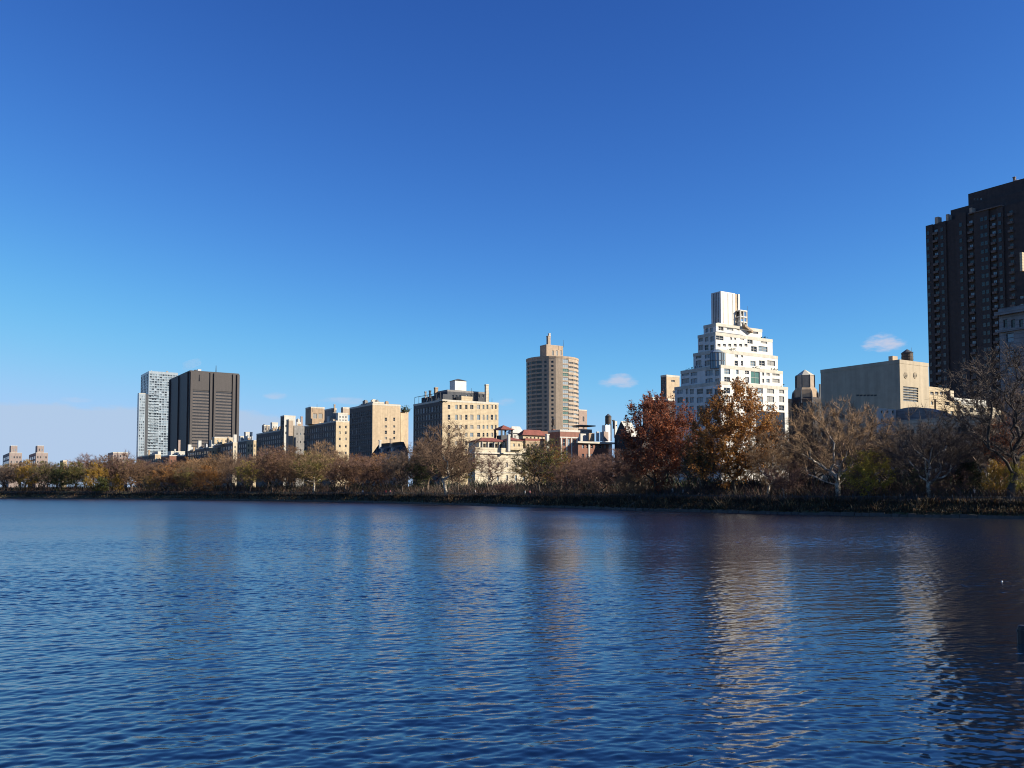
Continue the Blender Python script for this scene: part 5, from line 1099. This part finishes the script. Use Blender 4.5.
# iron fence along the path
P = shore_pts(4.3, -40, 1120, 2.4); fe = empty('iron_fence', (P[0][0], P[0][1], zg(*P[0]))); tag(fe, 'long black iron picket fence between the bank and the path', 'fence'); org = fe.location
rail, pk = MB(), MB(); pm = MB(); pm.box(-.06, .06, -.06, .06, -.2, 1.3); pm.lathe([(.09, 1.303), (.1, 1.38), (.02, 1.46)], 0, 0, 6); post_me = pm.mesh('post', [M['metal']])
posts = []
for a, c in zip(P[:-1], P[1:]):
    za, zc_ = zg(*a), zg(*c); A, C_ = Vector((a[0], a[1], za)) - org, Vector((c[0], c[1], zc_)) - org; posts.append(A)
    for h_ in (.18, 1.08): rail.tube(A + Vector((0, 0, h_)), C_ + Vector((0, 0, h_)), .03, .03, 4)
    for k in range(1, 14):
        q = A.lerp(C_, k / 14); pk.box(q.x - .014, q.x + .014, q.y - .014, q.y + .014, q.z + .05, q.z + 1.25, 0, None, False)
rail.build('rail', M['metal'], fe); tag(pk.build('pickets', M['metal'], fe), kind='stuff')
posts.sort(key=lambda q: (q + org).length)
for q in posts[:100]: o_ = link('post', post_me, fe); o_.location = q
m = MB()
for q in posts[100:]: m.box(q.x - .06, q.x + .06, q.y - .06, q.y + .06, q.z - .2, q.z + 1.4)
if posts[100:]: tag(m.build('far_posts', M['metal'], fe), kind='stuff')
# dry reeds and grass on the bank, in drifts
def blades(n, o0, o1, hmin, hmax, wd, seed, drift, name, mats, mw, kind='stuff', lean=.35, px0=-30, px1=1090, dens=None):
    g = np.random.default_rng(seed); th = np.linspace(-.6, 2.45, 4000); r = Rth(th); Q = np.stack([CX + r * np.cos(th), CYC + r * np.sin(th)], 1)
    pxs = 512 + F * Q[:, 0] / np.maximum(Q[:, 1], 1); ok = (pxs > px0) & (pxs < px1) & (Q[:, 1] > 20); th = th[ok]
    wt = 1 / np.hypot(*Q[ok].T); wt = wt * np.abs(np.gradient(pxs[ok])) ** .5
    t = g.choice(th, n * 2, p=wt / wt.sum()) + g.normal(0, .0006, n * 2); of = o0 + (o1 - o0) * g.uniform(0, 1, n * 2)
    s_ = np.sin(t * 97) + np.sin(t * 41 + of) + np.sin(t * 233 + 1) + g.normal(0, .6, n * 2); k = np.where(s_ > drift)[0][:n]; t, of = t[k], of[k]; n = len(t)
    rr_ = Rth(t) + of; B_ = np.stack([CX + rr_ * np.cos(t), CYC + rr_ * np.sin(t), np.interp(of, PO, PZ) - .05], 1)
    hh = g.uniform(hmin, hmax, n) * (.75 + .12 * s_[k].clip(-2, 3)); a = g.uniform(0, 6.28, n); u = np.stack([np.cos(a), np.sin(a), 0 * a], 1) * wd
    tip = B_ + np.stack([g.normal(0, lean, n) * hh, g.normal(0, lean, n) * hh, hh], 1); md = B_ * .45 + tip * .55 + np.stack([0 * a, 0 * a, hh * .06], 1)
    V = np.stack([B_ - u, B_ + u, md + u * .9, md - u * .9, tip + u * .25, tip - u * .25], 1).reshape(-1, 3); b0 = np.arange(n)[:, None] * 6
    Fc = np.concatenate([b0 + np.array([[0, 1, 2, 3]]), b0 + np.array([[3, 2, 4, 5]])]); mi = g.choice(len(mats), n, p=mw)
    return tag(link(name, np_mesh(name, V, Fc, 4, mats, np.r_[mi, mi])), kind=kind)
M['reed'] = leaf_mat('dry_reed', [(.13, .085, .035), (.24, .16, .07), (.34, .24, .11)], .2)
M['reed_dark'] = leaf_mat('dark_weeds', [(.02, .018, .010), (.04, .032, .016), (.06, .05, .02)], .2)
M['reed_rust'] = leaf_mat('rusty_weeds', [(.06, .028, .014), (.12, .055, .022), (.18, .085, .03)], .2)
blades(30000, .8, 3.9, .35, .85, .06, 1, -2.5, 'bank_weeds', [M['reed_dark'], M['reed_rust'], M['reed']], [.74, .20, .06])
blades(24000, 3.3, 4.5, .6, 1.25, .06, 8, -3, 'fence_brambles', [M['reed_dark'], M['twig_dark'], M['reed_rust']], [.55, .25, .20], lean=.4)
blades(4500, 1.0, 3.6, .6, 1.4, .045, 2, 1.7, 'bank_reeds', [M['reed'], M['reed_rust']], [.6, .4])
blades(34000, 8.5, 22, .5, 2.6, .04, 3, -1.2, 'thicket', [M['twig_dark'], M['twig_purple'], M['leaf_evergreen'], M['reed_rust']], [.66, .10, .12, .12], lean=.55)
blades(26000, 24, 46, 1.5, 4.5, .09, 6, -3, 'shrubbery', [M['twig_dark'], M['leaf_evergreen']], [.6, .4], lean=.4)
# park boundary wall and street trees' dark base far back
P = shore_pts(48, -60, 1200, 6); m = MB()
for a, c in zip(P[:-1], P[1:]):
    d = Vector((c[0] - a[0], c[1] - a[1], 0)).normalized(); n_ = Vector((-d.y, d.x, 0)) * .3; z = zg(*a); a3, c3 = Vector((a[0], a[1], z)), Vector((c[0], c[1], z))
    k = len(m.v); m.v += [tuple(v) for v in (a3 - n_ - Vector((0, 0, .3)), c3 - n_ - Vector((0, 0, .3)), c3 + n_ - Vector((0, 0, .3)), a3 + n_ - Vector((0, 0, .3)), a3 - n_ + Vector((0, 0, 1.5)), c3 - n_ + Vector((0, 0, 1.5)), c3 + n_ + Vector((0, 0, 1.5)), a3 + n_ + Vector((0, 0, 1.5)))]
    for f_ in ((0, 1, 5, 4), (2, 3, 7, 6), (4, 5, 6, 7)): m.f.append(tuple(k + x for x in f_)); m.m.append(0)
tag(m.build('park_wall', M['grey']), 'grey stone park wall behind the rear row of trees', 'wall')

# ------------------------------------------------------------------ people on the far path
def person_mesh(stride, seed):
    J = {'pelvis': (0, 0, .95), 'chest': (0, .03, 1.25), 'neck': (0, .03, 1.47), 'chin': (0, .01, 1.55), 'head': (0, 0, 1.68)}
    for s_, n_ in ((1, 'l'), (-1, 'r')):
        f = stride * s_
        J['hip' + n_] = (.10 * s_, 0, .90); J['knee' + n_] = (.11 * s_, -.22 * f - .04, .50); J['ank' + n_] = (.11 * s_, -.32 * f + (.18 if f < 0 else 0) * abs(f), .09 + (.12 * abs(f) if f < 0 else 0)); J['toe' + n_] = (.12 * s_, -.32 * f - .15 + (.18 if f < 0 else 0) * abs(f), .05 + (.06 * abs(f) if f < 0 else 0))
        J['sho' + n_] = (.19 * s_, .03, 1.41); J['elb' + n_] = (.25 * s_, .03 + .2 * f, 1.14); J['wri' + n_] = (.24 * s_, -.10 + .18 * f, .98 + .12 * abs(f)); J['hand' + n_] = (.23 * s_, -.17 + .18 * f, .97 + .16 * abs(f))
    E = [('pelvis', 'chest'), ('chest', 'neck'), ('neck', 'chin'), ('chin', 'head')]
    for n_ in 'lr': E += [('pelvis', 'hip' + n_), ('hip' + n_, 'knee' + n_), ('knee' + n_, 'ank' + n_), ('ank' + n_, 'toe' + n_), ('chest', 'sho' + n_), ('sho' + n_, 'elb' + n_), ('elb' + n_, 'wri' + n_), ('wri' + n_, 'hand' + n_)]
    rad = {'pelvis': .15, 'chest': .17, 'neck': .06, 'chin': .085, 'head': .10, 'hip': .10, 'knee': .065, 'ank': .045, 'toe': .04, 'sho': .075, 'elb': .05, 'wri': .035, 'hand': .04}
    ks = list(J); me = bpy.data.meshes.new('skeleton'); me.from_pydata([J[k] for k in ks], [(ks.index(a), ks.index(c)) for a, c in E], [])
    ob = link('skeleton', me); md = ob.modifiers.new('s', 'SKIN'); ob.modifiers.new('d', 'SUBSURF').levels = 1
    for i, k in enumerate(ks):
        r_ = rad[k[:-1]] if k[:-1] in rad else rad[k]; v = me.skin_vertices[0].data[i]; v.radius = (r_, r_ * .8); v.use_root = k == 'pelvis'
    out = bpy.data.meshes.new_from_object(ob.evaluated_get(bpy.context.evaluated_depsgraph_get())); bpy.data.objects.remove(ob)
    out.materials.clear()
    for k in ('skin', 'cloth_black', 'cloth_black', 'shoe'): out.materials.append(M[k])
    for p in out.polygons:
        c = p.center; hand = min((c - Vector(J['hand' + n_])).length for n_ in 'lr') < .09
        p.material_index = 0 if c.z > 1.49 or hand else (1 if c.z > .93 else (2 if c.z > .12 + .1 * stride * (c.y > .1) else 3)); p.use_smooth = True
    return out
for k, c in (('skin', (.42, .24, .16)), ('cloth_black', (.02, .02, .024)), ('cloth_white', (.80, .80, .80)), ('cloth_red', (.45, .03, .03)), ('cloth_navy', (.03, .04, .10)), ('cloth_pink', (.55, .20, .22)), ('cloth_grey', (.3, .3, .3)), ('shoe', (.5, .5, .5)), ('hair', (.03, .02, .015))):
    M[k] = plain(k, c, .8)
pmesh = {0.5: person_mesh(.5, 1), 1.0: person_mesh(1.0, 2)}
hm = MB(); hm.lathe([(.105, -.02), (.118, .04), (.105, .10), (.06, .145), (.015, .155)], 0, 0, 12); hair_me = hm.mesh('hair', [M['hair']], True)
def person(px, off, stride, top, legs, label, face):
    D = Dsh(px) + off
    for _ in range(3): q = at(px, HOR, D); D += off - offs(q.x, q.y)
    q = at(px, HOR, D); r_ = empty('person', (q.x, q.y, zg(q.x, q.y) + .03), face); tag(r_, label, 'person', 'people on the path along the far shore')
    b_ = link('body', pmesh[stride], r_)
    for i, mt in enumerate(('skin', top, legs, 'shoe')): b_.material_slots[i].link = 'OBJECT'; b_.material_slots[i].material = M[mt]
    h_ = link('hair', hair_me, b_); h_.location = (0, .02, 1.66)
person(672.5, 12.5, 1.0, 'cloth_white', 'cloth_white', 'person all in white jogging under the rust red tree', 1.1)
person(475.5, 10, .5, 'cloth_white', 'cloth_black', 'person in a white top walking below the left edge of the mansion', 1.0)
person(525, 9.5, .5, 'cloth_white', 'cloth_grey', 'person in a white top and grey trousers left of the big olive tree', -2.0)
person(530, 9.5, 1.0, 'cloth_pink', 'cloth_black', 'person in a pink top jogging under the big olive tree', 1.1)
person(363, 9, .5, 'cloth_white', 'cloth_navy', 'person in a white top and navy trousers below the blank tan wall', 1.0)
person(386, 9, 1.0, 'cloth_red', 'cloth_black', 'person in a red top jogging left of the dark trunked tree', 1.0)
person(390.5, 9, .5, 'cloth_pink', 'cloth_navy', 'person in a pink top and navy trousers beside the red jogger', 1.0)
person(683, 11, .5, 'cloth_grey', 'cloth_black', 'person in grey walking just right of the white jogger', -2.0)
person(974.5, 12, .5, 'cloth_white', 'cloth_black', 'person in a white top near the dark evergreen', 1.0)

# ------------------------------------------------------------------ on the water
fm = MB(); fm.lathe([(.01, -.05), (.045, -.03), (.055, .0), (.045, .03), (.015, .05)], 0, 0, 12); fm.lathe([(.012, .051), (.012, .08)], 0, 0, 6); M['float'] = plain('white_float', (.8, .8, .78), .4); fme = fm.mesh('float', [M['float']], True)
for px, py, lab in ((1002, 581.5, 'small white float on the dark water near the right edge'),):
    D = H * F / (py - HOR); q = at(px, py, D); o_ = link('float', fme); o_.location = (q.x, q.y, .03); o_.scale = (.65, .65, .65); tag(o_, lab, 'float')
m = MB(); m.lathe([(.17, -1.5), (.165, .30), (.15, .44), (.12, .47)], 0, 0, 10); q = at(1024.5, 643, H * F / (642 - HOR)); po = empty('mooring_post', (q.x, q.y, 0)); tag(po, 'short dark mooring post standing in the water at the right edge', 'post')
m.build('shaft', M['metal'], po); m = MB(); m.lathe([(.19, .30), (.19, .36)], 0, 0, 10); m.build('band', M['metal'], po)

# ------------------------------------------------------------------ thin plume of vapour over the dark slab
bmv = bmesh.new(); bmesh.ops.create_icosphere(bmv, subdivisions=3, radius=1)
for v in bmv.verts: v.co *= 1 + .25 * math.sin(v.co.x * 3.1 + 1) * math.cos(v.co.z * 4 + v.co.y * 2)
me = bpy.data.meshes.new('vapour_plume'); bmv.to_mesh(me); bmv.free(); vm = bpy.data.materials.new('vapour'); vm.use_nodes = True; nt = vm.node_tree; nt.nodes.remove(nt.nodes['Principled BSDF'])
pv = N(nt, 'ShaderNodeVolumePrincipled'); pv.inputs['Density'].default_value = .010; pv.inputs['Color'].default_value = (.95, .85, .82, 1); nt.links.new(pv.outputs[0], nt.nodes['Material Output'].inputs['Volume']); me.materials.append(vm)
o_ = link('vapour_plume', me); o_.location = at(192, 364, 1070); o_.scale = (13, 8, 6); o_.rotation_euler = (0, -.35, 0); tag(o_, 'faint pinkish plume of vapour rising from the dark slab tower roof', 'vapour')
